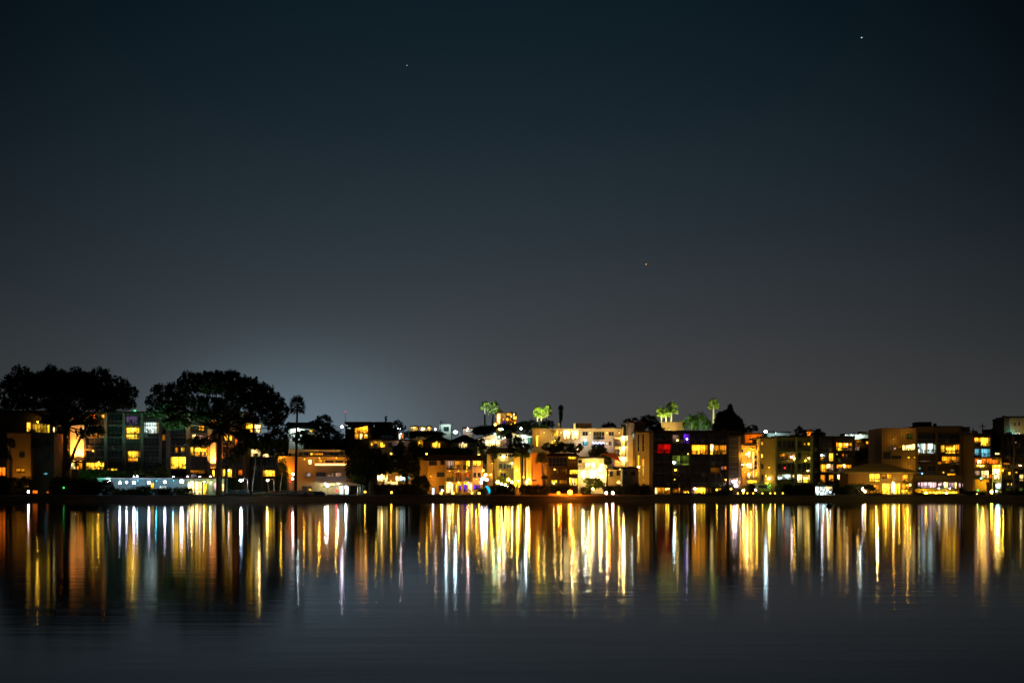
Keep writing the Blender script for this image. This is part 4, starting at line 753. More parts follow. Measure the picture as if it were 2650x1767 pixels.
lamp('D', 318, 560, 620, 'y', 'yellow lamp in the trees under the distant tower, left', 60, .4, 60); lamp('D', 348, 558, 620, 'W', 'white lamp in the trees under the distant tower, middle', 60, .4, 60); lamp('D', 600, 548, 620, 'W', 'white lamp in the big hazy tree', 60, .35, 60)
flood('D', 405, 660, 512, 'g', 900, (405, 590, 520), 'green floodlight under the fan palm by the white houses', 90, 4); flood('D', 640, 640, 580, 'w', 2500, (650, 520, 636), 'white floodlight before the big hazy tree', 60, 4)
h = Bd('D', 500, 28, 690, 440, 'house', 'white gabled house with a bright arched window, below the pair of tall palms', 'house', (.62, .58, .45), 10, 'gable', 620, over=.8)
h.win('136 705 180 775 w1.1 1; 188 700 255 778 w1.3 2; 258 715 340 778 w.8 2; 345 690 432 770 h.5 3; 290 650 345 682 t1.5 1; 30 700 60 740 d 1'); h.lamp(390, 665, 'k', 160, 1.6, st=100); h.lamp(235, 690, 'w', 260, 1.6, st=60); h.lamp(310, 655, 'W', 200, 1.6, st=30); h.lamp(100, 720, 'k', 90, 1.6, st=10)
h = Bd('D', 492, 480, 650, 752, 'house', 'pale green flat-fronted house with sloping right wall beside the white gabled house', 'house', (.6, .62, .48), 9, 'shedL', 605, over=.6)
h.win('690 670 742 745 t1.2 2; 500 670 530 740 d 1; 640 650 675 690 W.4 1'); h.lamp(660, 652, 'W', 420, 1.8, st=150); h.lamp(560, 640, 'w', 220, 1.8, st=8)
lamp('D', 258, 622, 490, 't', 'teal lamp on the roof of the white gabled house', 60, .35, 6)
tree('D', 484, [(560, 660, 40, 50), (575, 720, 50, 60)], 'dark slim tree before the pale green house', DARKL, tr=.2); tree('D', 486, [(440, 650, 50, 25), (455, 640, 40, 20)], 'flat-topped dark tree before the white gabled house', DARKL, tr=.12, trunk=484)
# pale apartment block
b = Bd('D', 490, 745, 568, 1945, 'apartment_building', 'long pale three-storey apartment block with a blazing top floor window, on the slope', col=(.60, .50, .32), depth=14)
b.part('roof_house', 1328, 478, 1524, 566, -2, wallm((.12, .08, .06)), back=9); b.part('chimney', 1286, 480, 1312, 566, -.5, wallm((.7, .65, .55)), back=2); b.part('rear_storey', 1530, 541, 1845, 566, -3, wallm((.45, .5, .35)), back=9)
b.part('vent_stack', 1084, 480, 1110, 566, -1, wallm((.6, .5, .3)), back=1.6)
b.win('998 575 1078 645 y.9 2; 1158 575 1260 682 w1.3 3; 1264 575 1362 682 w1.2 3; 1404 590 1472 642 d 2; 1545 592 1690 692 d 4; 1748 592 1812 642 d 2; 798 648 818 780 y1.6 1; 990 712 1035 780 y.6 2; 1190 720 1345 770 h.3 4; 1404 716 1470 772 c.6 2; 1750 716 1820 772 d 3; 1545 740 1690 800 d 4', frame=PALEF)
b.balc('1535 695 1700; 1535 826 1700', proud=1.2); b.part('bay', 1140, 690, 1370, 830, 1.0, wallm((.62, .52, .34)))
for x, y, c_, pw, st in ((900, 600, 'w', 80, 6), (1120, 600, 'w', 90, 6), (1260, 566, 'w', 380, 12), (1440, 700, 'W', 260, 60), (1500, 600, 'w', 190, 6), (1720, 600, 'w', 190, 6), (1880, 600, 'w', 150, 6), (830, 640, 'a', 140, 6), (1040, 700, 'w', 80, 6), (1720, 740, 'k', 190, 6), (1350, 800, 'k', 190, 6), (1300, 540, 'w', 50, 3)): b.lamp(x, y, c_, pw, 2.2, st=st)
f = b.root
for i in range(14): 
    q = P('D', 1535 + i * 11.5, 728 + 16 * abs(math.sin(i * .8)), 488.6); MB().ball((q[0], q[1], q[2]), .14, 6, 4).build('string_light', bulbm((.5, .55, 1), 6), f)
# balcony tower + tall blocks
b = Bd('D', 478, 1818, 640, 2002, 'apartment_building', 'white stack of balconies lit from below their slabs, beside the tall plain block', col=(.62, .54, .4), depth=12, roof='none', zb=4)
b.balc('1815 780 2000; 1815 915 2000; 1815 1050 2000', proud=2.0, solid=False, mat=WHITEP); b.part('canopy', 1815, 640, 2000, 655, 2.0, WHITEP)
b.win('1965 672 1988 768 d 1; 1965 805 1988 905 d 1; 1965 940 1988 1040 d 1; 1830 690 1900 765 h.5 2; 1830 820 1890 905 h.3 2')
for y, c_ in ((664, 'w'), (799, 'w'), (936, 'w')): b.lamp(1938, y, c_, 420, 1.2, st=160, bulb=.3)
b.lamp(1880, 960, 'o', 110, 1.2, st=6)
b = Bd('D', 482, 1945, 520, 2002, 'stair_tower', 'narrow tan stair tower behind the balcony stack', 'stair tower', (.42, .33, .2), 10, zb=4)
b = Bd('D', 470, 2003, 478, 2085, 'elevator_tower', 'tall plain pale tower, white on top and golden below', 'tower', (.52, .5, .44), 10, zb=3)
b.lamp(2040, 640, 'W', 60, 3.2, st=.5); flood('D', 2045, 1080, 462, 'a', 3400, (2045, 850, 470), 'amber floodlight at the foot of the tall plain tower', 70)
b = Bd('D', 474, 2088, 480, 2230, 'apartment_building', 'tall golden flat wall right of the plain pale tower', col=(.44, .33, .17), depth=12, zb=3); flood('D', 2130, 700, 466, 'a', 900, (2150, 560, 474), 'amber floodlight high on the golden wall', 110); 
b = Bd('E', 456, 238, 600, 452, 'apartment_building', 'tall tan block with two narrow slit windows, left of the dark apartment building', col=(.36, .29, .17), depth=16)
b.win('252 625 275 850 d 1; 312 625 338 850 d 1; 252 900 274 1175 y.5 1; 315 950 335 1040 a.7 1; 318 1060 333 1225 y.5 1; 255 1040 272 1070 w1 1', frame=PALEF)
b.lamp(262, 1050, 'w', 30, 1, st=40); flood('E', 380, 1320, 447, 'a', 1900, (370, 1050, 456), 'amber floodlight at the foot of the tall tan block', 75)
flood('E', 200, 700, 448, 'a', 500, (300, 720, 456), 'amber floodlight by the slit windows of the tan block', 110)
# front row of D
b = Bd('D', 450, 150, 872, 500, 'apartment_building', 'pale green and tan building with a dark mansard roof, above the cyan arch', col=(.36, .30, .2), depth=12, roof='mansard', yr=800, over=.5)
b.part('green_bay', 285, 874, 500, 1240, 1.0, wallm((.42, .47, .33))); b.D -= 1.0
b.win('318 880 345 912 d 1; 398 880 420 912 d 1; 430 880 470 925 d 2; 312 1010 350 1070 t.35 1; 375 1010 400 1070 t.3 1; 410 1015 470 1070 t.3 2; 330 1130 400 1190 d 2', frame=PALEF).balc('300 985 495; 300 1085 495', proud=1.2)
b.lamp(368, 915, 'w', 130, 1.2, st=90, bulb=.3); b.lamp(478, 996, 'w', 120, 1.2, st=40); b.lamp(330, 1100, 'y', 90, 1.2, st=3); b.D += 1.0; b.lamp(220, 1000, 'a', 90, 1.2, st=5); b.lamp(200, 1148, 'y', 70, 1.2, st=60)
b = Bd('D', 444, 500, 905, 690, 'apartment_building', 'white columned house front uplit yellow, hottest at the bottom', 'house', (.6, .48, .2), 10, 'hip', 815, over=.8)
for x0, x1 in ((505, 530), (590, 606), (632, 648), (668, 688)): b.part('column', x0, 905, x1, 1300, .8, wallm((.62, .5, .25)))
b.win('610 930 630 1280 d 1; 652 930 666 1260 y.4 1')
for x, y, pw, c_ in ((560, 1230, 1000, 'y'), (545, 1090, 300, 'y'), (670, 1245, 420, 'w'), (640, 1180, 190, 'y')): b.lamp(x, y, c_, pw, 1.6, st=120 if pw > 400 else 30, bulb=.3)
b = Bd('D', 443, 735, 885, 942, 'apartment_building', 'orange stucco building with a bright yellow corner, left of the dark brown one', col=(.50, .23, .06), depth=13)
b.part('corner', 692, 880, 734, 1285, .8, wallm((.6, .45, .12))); b.win('748 1218 800 1228 d 1; 905 1020 935 1280 a.15 1')
b.lamp(700, 1210, 'w', 420, 1.4, st=90, proud=.8); b.lamp(705, 960, 'y', 160, 1.4, st=3, proud=.8); flood('D', 820, 1290, 436, 'o', 1900, (820, 1080, 443), 'orange floodlight at the foot of the orange stucco building', 85)
b = Bd('D', 440, 942, 905, 1343, 'apartment_building', 'dark brown three-storey building with dim upper windows, above the orange lamp', col=(.12, .075, .035), depth=13, roof='mansard', yr=872, over=.5)
b.win('1238 1092 1340 1142 y1.1 3; 1232 1192 1262 1292 y.9 1; 1272 1200 1300 1292 w.5 1; 1305 1200 1340 1292 y.9 1; 998 1225 1070 1270 y.8 3; 1220 918 1320 948 y.6 3; 1000 1075 1085 1140 a.05 3; 1120 1075 1205 1140 a.05 3; 960 930 1200 1040 d 5; 1100 1225 1200 1270 a.15 3')
b.balc('1225 1165 1343; 1225 1040 1343', proud=1.3); b.lamp(1028, 1260, 'w', 30, 1, st=60); b.lamp(1038, 1078, 'a', 6, 1, st=20); b.lamp(1280, 925, 'y', 60, 1.4, st=5)
h = Bd('D', 447, 1345, 938, 1720, 'house', 'dazzling white-lit house front with arched bays, right of the dark brown building', 'house', (.72, .68, .55), 10, 'flat')
h.win('1408 1000 1598 1068 w1.6 6; 1610 1010 1695 1075 w1.2 2; 1380 1100 1440 1210 W1.2 2; 1500 1100 1560 1200 W1.2 2; 1350 960 1395 1000 d 1', frame=PALEF).balc('1350 1085 1700', proud=1.4, mat=WHITEP)
for x, y, pw in ((1400, 1110, 210), (1410, 1170, 150), (1525, 1105, 210), (1525, 1160, 150), (1635, 1080, 500), (1480, 1005, 150), (1650, 1180, 130)): h.lamp(x, y, 'w', pw, 1.5, st=400 if pw > 400 else 90, bulb=.42 if pw > 400 else .26, proud=1.5 if pw > 400 else 0)
h = Bd('D', 446, 1722, 1085, 1925, 'house', 'tan house wall with one small lit window between the dazzling house and the grey block', 'house', (.34, .25, .13), 9, 'flat'); h.win('1850 1240 1905 1275 w.5 1; 1850 1100 1890 1160 d 1; 1760 1110 1800 1170 d 1'); h.lamp(1740, 1150, 'y', 90, st=5); h.lamp(1875, 1225, 'a', 50, st=5)
h = Bd('D', 440, 1925, 1078, 2132, 'house', 'grey two-storey block with a flat overhanging roof left of the tall tan block', 'house', (.17, .17, .17), 12, 'flat'); h.part('roof_overhang', 1800, 1062, 2150, 1078, .9, ROOF, back=12); h.win('1950 1110 1980 1150 d 1; 2040 1110 2090 1160 d 2'); h.lamp(1890, 1072, 'w', 120, 1.0, st=40, proud=-1)
g = P('D', 1750, 870, 462); t = thing('awning', 'orange fabric awning below the balcony stack', 'awning', (g[0] + 4, 462, 4)); g1 = P('D', 1900, 980, 459)
z = P('D', 0, 870, 462)[2]; zb = g1[2]; MB().poly([(g[0] + 2, 464, z), (g1[0] - 5, 464, z), (g1[0], 459, zb), (g[0] + 3, 459, zb), (g[0] + 2, 464, z - .1), (g1[0] - 5, 464, z - .1), (g1[0], 459, zb - .1), (g[0] + 3, 459, zb - .1)], [(0, 3, 2, 1), (4, 5, 6, 7), (0, 1, 5, 4), (1, 2, 6, 5), (2, 3, 7, 6), (3, 0, 4, 7)]).build('canopy', surf('orange_fabric', (.7, .22, .04), .8, 2, .2, .1), t)
for x in (g[0] + 3.1, g1[0] - .1): MB().tube([(x, 459.1, 3.5), (x, 459.1, zb)], [.06, .06], 6).build('post', METAL, t)
light('POINT', (g1[0] - 3, 457, zb + 2), LC['o'], 250, t)
# D plants
for (cx, cy, rx, ry, tx, lb) in ((590, 850, 90, 70, 610, 'dark palm before the uplit yellow columns, left'), (650, 870, 70, 60, 650, 'dark palm before the uplit yellow columns, right'), (865, 920, 85, 85, 905, 'bushy dark palm before the orange stucco building')):
    palm('D', 436, cx, cy, rx, ry, lb, tx, MIDL, tr=.28, nf=60)
palm('D', 436, 1735, 960, 60, 60, 'palm with drooping leaves in front of the tan house wall', 1722, MIDL, tr=.2, nf=50); palm('D', 436, 905, 1180, 45, 30, 'small dark palm below the bushy one', 908, DARKL, tr=.15)
for lobes, lb, mt, D in (([(240, 830, 80, 50), (240, 910, 40, 70)], 'dark tree at the left front of the pale green building', DARKL, 440), ([(520, 790, 90, 60), (650, 790, 90, 50)], 'dark tree behind the uplit yellow columns', DARKL, 462), ([(960, 790, 90, 50), (1040, 820, 90, 45)], 'green tree before the pale apartment block, left', MIDL, 466), ([(1100, 720, 40, 60), (1100, 790, 60, 60)], 'pointed green tree before the pale apartment block', MIDL, 468), ([(1210, 800, 90, 60), (1320, 800, 90, 60)], 'wide green tree before the pale apartment block, middle', MIDL, 466), ([(1600, 830, 100, 50), (1660, 900, 90, 60), (1560, 870, 80, 50)], 'round dark tree above the dazzling house', MIDL, 466)):
    tree('D', D, lobes, lb, mt, tr=.25)
tree('D', 428, [(1480, 1235, 70, 35), (1580, 1240, 90, 40), (1640, 1280, 70, 40), (1540, 1290, 90, 40)], 'bright green lit tree before the dazzling white house', MIDL, trunk=1490, tr=.2, r=.5, size=.2)
flood('D', 1450, 1350, 424, 'y', 500, (1560, 1250, 428), 'yellow-green floodlight under the bright green tree', 110)
for (rg, x0, y0, x1, y1, D, mt, lb) in (('D', 590, 1285, 780, 1445, 420, DARKL, 'dark rounded shrub below the uplit yellow columns'), ('D', 770, 1285, 960, 1445, 420, DARKL, 'dark rounded shrub below the orange stucco building'), ('D', 200, 1290, 520, 1420, 421, DARKL, 'dark shrubs right of the cyan arch'), ('D', 960, 1300, 1220, 1400, 430, DARKL, 'dark hedge behind the two orange shore lamps'), ('D', 1390, 1310, 1500, 1440, 422, MIDL, 'green shrub right of the orange star lamp'), ('D', 1690, 1290, 1960, 1390, 428, DARKL, 'dark hedge below the tan house wall'), ('D', 1960, 1280, 2276, 1420, 424, DARKL, 'wide dark hedge below the grey block'), ('D', 300, 1165, 420, 1260, 438, MIDL, 'round shrub under the pale green bay')):
    bush(rg, D, x0, y0, x1, y1, lb, mt)
lamp('D', 1240, 1416, 413.8, 'O', 'very bright orange lamp at the seawall, largest on the shore', 3200, .68, 40, post=True); lamp('D', 1090, 1421, 414, 'O', 'smaller orange lamp left of the very bright orange one', 500, .45, 12)
for i, (x, y, c_, r, D) in enumerate(((295, 1250, 'y', .5, 434), (432, 1218, 'y', .45, 436), (480, 1250, 'w', .35, 436), (345, 1275, 'w', .3, 430), (395, 1285, 'w', .3, 430), (420, 1310, 'w', .25, 428))): lamp('D', x, y, D, c_, '%s of the yellow-white lamps in the garden right of the arcade building' % ['largest and leftmost', 'high round middle', 'rightmost', 'low left', 'low middle', 'lowest'][i], 90, r, 60, group='lamps in the garden right of the arcade building')
for i, x in enumerate((1715, 1800)): lamp('D', x, 1410, 420, 'k', '%s of two small pinkish shore lamps below the tan house wall' % ['left', 'right'][i], 40, .35, 50)
lamp('D', 1540, 1338, 424, 'w', 'small white lamp beside the bright green tree', 60, .28, 40); lamp('D', 2135, 1055, 450, 'w', 'small lamp at the right edge of the grey block roof', 60, .3, 50)
p = P('D', 552, 1420, 418); t = thing('statue', 'slender garden statue on a base, lit orange, right of the cyan arch', 'statue', (p[0], 418, 1.36))
MB().box(p[0] - .35, 417.7, 1.33, p[0] + .35, 418.3, 2.1).build('base', CONC, t); MB().tube([(p[0], 418, 2.1), (p[0], 418, 2.8), (p[0] + .05, 418, 3.3), (p[0], 418, 3.8), (p[0], 418, 4.0), (p[0], 418, 4.2), (p[0], 418, 4.5)], [.3, .26, .2, .3, .1, .17, .06], 8).build('figure', CONC, t); light('POINT', (p[0] + .8, 416.5, 2.4), LC['o'], 60, t)
q0 = P('D', 960, 0, 417); q1 = P('D', 1390, 0, 417); t = thing('garden_wall', 'low amber-lit garden wall under the two orange lamps', 'wall', ((q0[0] + q1[0]) / 2, 417, 1.34)); MB().box(q0[0], 416.9, 1.34, q1[0], 417.3, 1.78).build('wall', wallm((.5, .38, .2)), t); MB().box(q0[0] - .1, 416.8, 1.783, q1[0] + .1, 417.4, 1.86).build('coping', CONC, t)
light('POINT', (q0[0] + 3, 415.9, 2.2), LC['o'], 60, t); light('POINT', (q1[0] - 3, 415.9, 2.2), LC['o'], 60, t)
# ================================================================== dark apartment building (E)
b = Bd('E', 444, 455, 598, 1600, 'apartment_building', 'dark five-storey apartment building with one red, one purple and one green window', col=(.045, .033, .024), depth=15)
b.win('512 752 688 872 r1.3 4; 470 838 512 858 r.4 1; 706 632 800 712 h.45 3; 858 620 930 740 p.8 2; 945 765 1065 883 a1.4 3; 1070 765 1172 883 a.8 3; 1195 757 1250 855 w.6 1; 1258 768 1330 883 a.35 3; 1335 768 1430 883 a.7 3; 1200 862 1235 892 y1 1; 706 902 806 1022 g1.6 2; 828 902 940 990 g.7 3; 828 1005 940 1030 g1.6 1;'
      '1350 1045 1375 1090 k.12 1; 1380 1045 1430 1090 o.55 1; 1210 1060 1340 1140 a.05 3; 458 1318 508 1440 w.8 1; 512 1318 690 1405 a.25 4; 512 1412 690 1442 w.7 2; 710 1325 800 1400 a.12 3; 792 1322 806 1392 a.8 1; 850 1365 940 1392 a.5 2; 985 1322 1135 1415 y1.2 4; 985 1425 1030 1450 y1 1; 1150 1325 1210 1400 a.1 2; 1437 1195 1560 1280 k.9 4; 1280 1330 1345 1372 y.3 2')
b.frame([470, 700, 945, 1190, 1435], [742, 888, 1032, 1178, 1310], mat=wallm((.05, .036, .026)), pw=.5, proud=1.4)
b.dark('475 695 2 600 1310 5; 705 940 3 600 1310 5; 950 1185 3 600 1310 5; 1195 1430 3 600 1310 5', w=.8, h=.7)
b.part('stair_bay', 1440, 640, 1568, 1180, .6, wallm((.12, .11, .09)))
for y in (690, 770, 830, 910, 980, 1050, 1110): b.part('stair_rail', 1445, y, 1562, y + 5, .75, wallm((.35, .35, .3)))
b.part('corner_pier', 1576, 650, 1602, 1335, .9, wallm((.5, .37, .24)))
for x, y, c_, pw, st, bl in ((728, 990, 'W', 20, 120, .34), (746, 1086, 'y', 10, 60, .22), (768, 700, 'w', 8, 50, .2), (895, 680, 'l', 4, 40, .2), (1000, 1332, 'k', 40, 90, .28), (880, 1380, 'y', 12, 40, .2), (920, 1380, 'y', 12, 40, .2), (650, 1330, 'y', 20, 60, .2), (622, 1338, 'y', 10, 50, .2), (1402, 1212, 'a', 8, 30, .2), (910, 878, 'a', 3, 15, .16), (1500, 1240, 'k', 60, 60, .35), (1588, 1250, 'k', 60, 3, .1), (1590, 900, 'a', 60, 3, .1), (735, 1210, 'a', 2, 8, .15)): b.lamp(x, y, c_, pw, 1.5, st=st, bulb=bl)
lamp('E', 1540, 1295, 434, 'l', 'lilac-white lamp at the right foot of the dark five-storey building', 160, .6, 6); lamp('E', 1637, 1360, 424, 'w', 'white lamp left of the yellow-lit hedge row', 80, .35, 60); lamp('E', 1475, 1338, 430, 'y', 'small yellow lamp at the right foot of the dark five-storey building', 30, .25, 30); lamp('E', 1290, 1350, 431, 'y', 'small yellow lamp in the shrubs under the dark five-storey building', 20, .25, 15)
# behind it
b = Bd('E', 500, 560, 484, 838, 'concrete_wall', 'large bare concrete wall above the roof of the dark five-storey building', 'wall', (.36, .31, .2), 8, 'flat', zb=6); b.lamp(660, 560, 'w', 900, 3.0, st=4)
for (cx, cy, rx, ry, tx, lb, D) in ((560, 320, 70, 78, 590, 'lowest palm of the lit trio behind the bare concrete wall', 530), (625, 340, 60, 60, 630, 'middle palm of the lit trio behind the bare concrete wall', 527), (700, 265, 88, 88, 672, 'tallest palm of the lit trio behind the bare concrete wall', 530)): palm('E', D, cx, cy, rx, ry, lb, tx, PALML, 'lit palm trio', tr=.32, nf=64)
palm('E', 540, 1248, 215, 78, 82, 'tall single palm left of the pointed conifer', 1240, PALML, tr=.35, nf=64)
for (cx, cy, rx, ry, lb) in ((850, 470, 85, 75, 'leftmost feathery palm of the green-lit group on the roof line'), (960, 410, 90, 85, 'second feathery palm of the green-lit group on the roof line'), (1080, 390, 110, 90, 'largest feathery palm of the green-lit group on the roof line'), (1170, 470, 85, 80, 'rightmost feathery palm of the green-lit group on the roof line'), (1010, 500, 70, 60, 'lowest feathery palm of the green-lit group on the roof line')):
    palm('E', 512, cx, cy, rx, ry, lb, None, PALML, 'green-lit palms behind the dark building', feather=True, nf=34, tr=.3)
for x, tx, ty, D, pw, cc, lb in ((630, 640, 330, 520, 6500, 'q', 'white floodlight below the lit palm trio'), (520, 560, 320, 520, 3000, 'q', 'white floodlight left of the lit palm trio'), (1240, 1245, 230, 532, 5000, 'q', 'white floodlight below the tall single palm')): flood('E', x, 560, D, cc, pw * 3.4, (tx, ty, D + 10), lb, 60, 4)
for x, tx in ((860, 850), (1000, 1010), (1140, 1140)): flood('E', x, 570, 503, 'q' if x == 860 else 'g', 1500, (tx, 450, 512), {860: 'white floodlight under the leftmost feathery palms', 1000: 'green floodlight under the middle feathery palms', 1140: 'green floodlight under the rightmost feathery palms'}[x], 100, 4)
tree('E', 490, [(400, 440, 110, 70), (450, 520, 110, 70), (330, 480, 60, 60), (520, 560, 90, 50)], 'dark domed tree behind the tall tan block', DARKL); tree('E', 500, [(120, 470, 60, 35), (200, 455, 70, 40), (260, 490, 60, 40)], 'low dark trees behind the tall plain tower', DARKL)
tree('E', 505, [(1460, 262, 12, 28), (1440, 370, 90, 60), (1500, 450, 130, 70), (1380, 470, 130, 90), (1460, 290, 28, 45), (1460, 350, 55, 50), (1460, 420, 90, 60), (1400, 400, 110, 70), (1350, 390, 60, 60), (1470, 500, 140, 70), (1560, 520, 90, 80), (1330, 540, 110, 80), (1440, 590, 170, 60), (1600, 590, 70, 60)], 'huge black pointed conifer with broad shoulders', DARKL, name='conifer_tree', cat='conifer', dens=1.8, tr=.5)
tree('E', 530, [(1770, 545, 60, 40), (1700, 570, 60, 40)], 'dim trees left of the bluish street lamp', DARKL)
# gold building
b = Bd('F', 446, 105, 608, 392, 'apartment_building', 'golden-lit building with a glowing white vertical stairwell', col=(.52, .34, .10), depth=12)
b.win('206 690 246 790 w1.2 1; 200 870 262 955 w1.4 2; 205 1018 245 1095 w.9 1; 305 760 340 800 d 1; 305 842 345 905 d 1; 305 920 345 955 d 1; 318 1030 345 1090 y.8 1; 112 660 140 700 d 1; 112 870 135 930 d 1; 195 1130 385 1180 y.8 5')
b.part('glowing_stairwell', 352, 615, 386, 1180, .3, winmat('w.75')); b.part('glowing_column', 280, 700, 302, 1100, .3, winmat('w.5'))
for y in (640, 735, 800, 905, 970, 1040, 1100): b.part('landing', 290, y, 386, y + 9, .7, wallm((.6, .45, .2)))
for x, y, c_, pw in ((183, 728, 'w', 120), (185, 888, 'w', 120), (126, 888, 'w', 60), (250, 640, 'a', 160), (160, 640, 'a', 160), (330, 690, 'y', 100), (250, 1000, 'a', 160), (150, 1000, 'a', 100), (330, 1000, 'y', 120)): b.lamp(x, y, c_, pw, 1.5, st=70 if c_ == 'w' else 5)
h = Bd('F', 470, 165, 435, 425, 'apartment_building', 'orange stucco upper storey behind the golden building', col=(.46, .25, .08), depth=9, roof='flat'); h.part('lower_roof', 110, 572, 350, 600, 2, ROOF, back=9); h.lamp(250, 480, 'o', 260, 2.0, st=3); h.lamp(350, 480, 'o', 260, 2.0, st=3)
b = Bd('F', 440, 395, 498, 632, 'apartment_building', 'tan windowed tower block with an overhanging roof, right of the golden building', col=(.36, .29, .11), depth=14)
b.part('roof_overhang', 340, 478, 632, 496, 1.4, wallm((.2, .17, .12)), back=14); b.win('408 550 432 600 y.3 1; 412 735 434 790 y.8 1; 412 885 440 950 d 1; 418 1050 442 1130 d 1; 470 1045 494 1092 y1 1; 520 760 530 775 y.4 1')
b.lamp(524, 1098, 'w', 60, 1.2, st=90, bulb=.3); b.lamp(525, 930, 'y', 20, 1.2, st=6); flood('F', 500, 1190, 431, 'y', 900, (510, 850, 440), 'yellow floodlight at the foot of the tan tower block', 90)
b = Bd('F', 446, 636, 480, 1185, 'apartment_building', 'five-storey balconied building tinged green, right of the tan tower block', col=(.15, .15, .06), depth=13)
b.win('652 1042 728 1120 W1.0 2; 735 1042 872 1112 W.6 2; 890 1048 925 1095 w.5 1; 952 1045 1030 1160 w1.0 2; 1048 1045 1128 1120 w1.0 2; 1050 1120 1128 1168 y.8 2; 1135 1050 1190 1165 y.45 2; 735 725 772 790 a.5 1; 800 750 860 808 o.4 2; 880 740 935 825 a.9 2; 1060 565 1090 600 a.3 1; 1115 560 1160 600 y.4 1; 690 735 725 800 a.12 1; 1075 800 1100 842 y.3 1')
b.frame([640, 945, 1180], [690, 856, 1020], mat=wallm((.24, .27, .12)), pw=.6, proud=1.5); b.dark('655 940 4 500 1020 3; 955 1170 3 500 1020 3', w=.75)
for x, y, c_, pw, st in ((868, 768, 'k', 20, 90), (908, 795, 'y', 60, 110), (765, 938, 'r', 3, 6), (1128, 790, 'w', 6, 30), (1080, 828, 'y', 6, 30), (1115, 978, 'w', 5, 25), (640, 680, 'g', 40, 1), (640, 850, 'g', 40, 1)): b.lamp(x, y, c_, pw, 1.3, st=st, bulb=.25)
flood('F', 660, 1200, 430, 'y', 500, (760, 700, 446), 'yellow-green floodlight before the five-storey balconied building', 80); flood('F', 1000, 1200, 430, 'g', 300, (1000, 800, 446), 'green floodlight before the five-storey balconied building', 90)
street('F', 480, 392, 472, 'W', 'bluish-white street lamp above the golden building roof', 200, .45, 30, h=6, arm=-1.5)
h = Bd('F', 540, 500, 412, 860, 'house', 'pale low roof line lit by the bluish street lamp', 'house', (.5, .55, .5), 8, 'flat'); h.lamp(620, 408, 'W', 400, 3, st=6)
b = Bd('F', 450, 1192, 485, 1832, 'apartment_building', 'dark four-storey apartment building dotted with amber rooms, behind the lit kiosk', col=(.05, .038, .025), depth=13)
b.win('1526 555 1576 665 a1.2 2; 1580 565 1640 632 y.9 2; 1640 565 1735 640 a1.0 4; 1738 565 1790 610 a.6 2; 1578 636 1640 680 y.7 2; 1660 640 1790 675 h.3 4; 1310 730 1345 768 W.8 1; 1355 745 1385 780 W.25 1; 1312 785 1362 828 a.9 1; 1445 722 1528 842 y.8 3; 1640 730 1668 775 o.35 1; 1695 735 1722 775 h.25 1; 1555 728 1572 745 w.3 1;'
      '1310 890 1400 1002 a.9 4; 1400 885 1460 960 w.8 2; 1462 890 1528 1005 h1.3 3; 1560 892 1645 945 a.9 3; 1648 888 1690 945 w.7 1; 1692 895 1795 945 a.6 3; 1590 950 1700 1005 h.35 4; 1302 1050 1380 1165 a.6 2; 1445 1050 1515 1140 a.6 2; 1570 1045 1752 1120 w1.3 5; 1620 1122 1752 1170 w.5 4; 1756 1050 1792 1120 y.5 1; 1840 640 1900 680 h.6 2')
b.frame([1200, 1300, 1540, 1815], [690, 855, 1015, 1180], mat=wallm((.07, .055, .035)), pw=.6, proud=1.4); b.dark('1310 1530 4 500 1180 4; 1550 1810 4 500 1180 4; 1205 1290 1 500 1180 4', w=.8, h=.7)
for x, y, c_, pw, st in ((1420, 915, 'w', 30, 80), (1720, 1003, 'y', 20, 60), (1820, 1128, 'y', 20, 40), (1328, 745, 'W', 15, 70), (1710, 580, 'w', 12, 50), (1790, 1160, 'y', 20, 40)): b.lamp(x, y, c_, pw, 1.3, st=st, bulb=.22)
for lobes, lb, D in (([(990, 380, 60, 60), (1000, 440, 80, 50)], 'dark tree standing above the green-tinged building', 480), ([(1270, 400, 70, 60), (1300, 440, 80, 50), (1230, 440, 60, 50)], 'dark tree standing above the amber-dotted building', 480), ([(1090, 400, 40, 30)], 'small dark tree beside the orange roof storey', 480)): tree('F', D, lobes, lb, DARKL)
h = Bd('F', 500, 1104, 388, 1182, 'house', 'small orange-lit storey between the two dark trees on the roof line', 'house', (.5, .3, .08), 6, 'flat'); h.lamp(1140, 420, 'o', 260, 1.5, st=8)
h = Bd('F', 620, 1690, 435, 2060, 'house', 'white-lit long building on the right skyline with a grated white tank', 'building', (.66, .68, .52), 10, 'flat'); h.part('roof_tank', 1925, 385, 2018, 433, -2, wallm((.55, .58, .48)), back=7); h.win('1688 430 1740 455 W.6 3; 1760 430 1790 445 W.8 1'); h.lamp(1900, 440, 'W', 420, 2, st=10); h.lamp(1780, 440, 'W', 200, 2, st=30)
lamp('F', 2110, 408, 600, 'y', 'yellowish lamp on the right skyline beside the big brown block', 300, .55, 60)
h = Bd('F', 530, 1838, 530, 2235, 'house', 'dark hip-roofed house with three amber windows left of the big brown block', 'house', (.12, .09, .06), 10, 'hip', 485, over=1); h.win('2008 538 2050 580 a.9 1; 2068 540 2090 595 a.8 1; 2112 545 2152 610 y1 1; 1840 520 1930 552 a.3 3; 1850 615 1905 660 h.6 2'); h.lamp(1870, 530, 'a', 90, st=3)
for lobes, lb in (([(1950, 720, 110, 80), (2080, 720, 110, 80)], 'wide black tree left of the big brown block'), ([(1900, 790, 80, 60), (2180, 790, 80, 60)], 'low black trees above the hip-roofed shore house')): tree('F', 478, lobes, lb, DARKL)
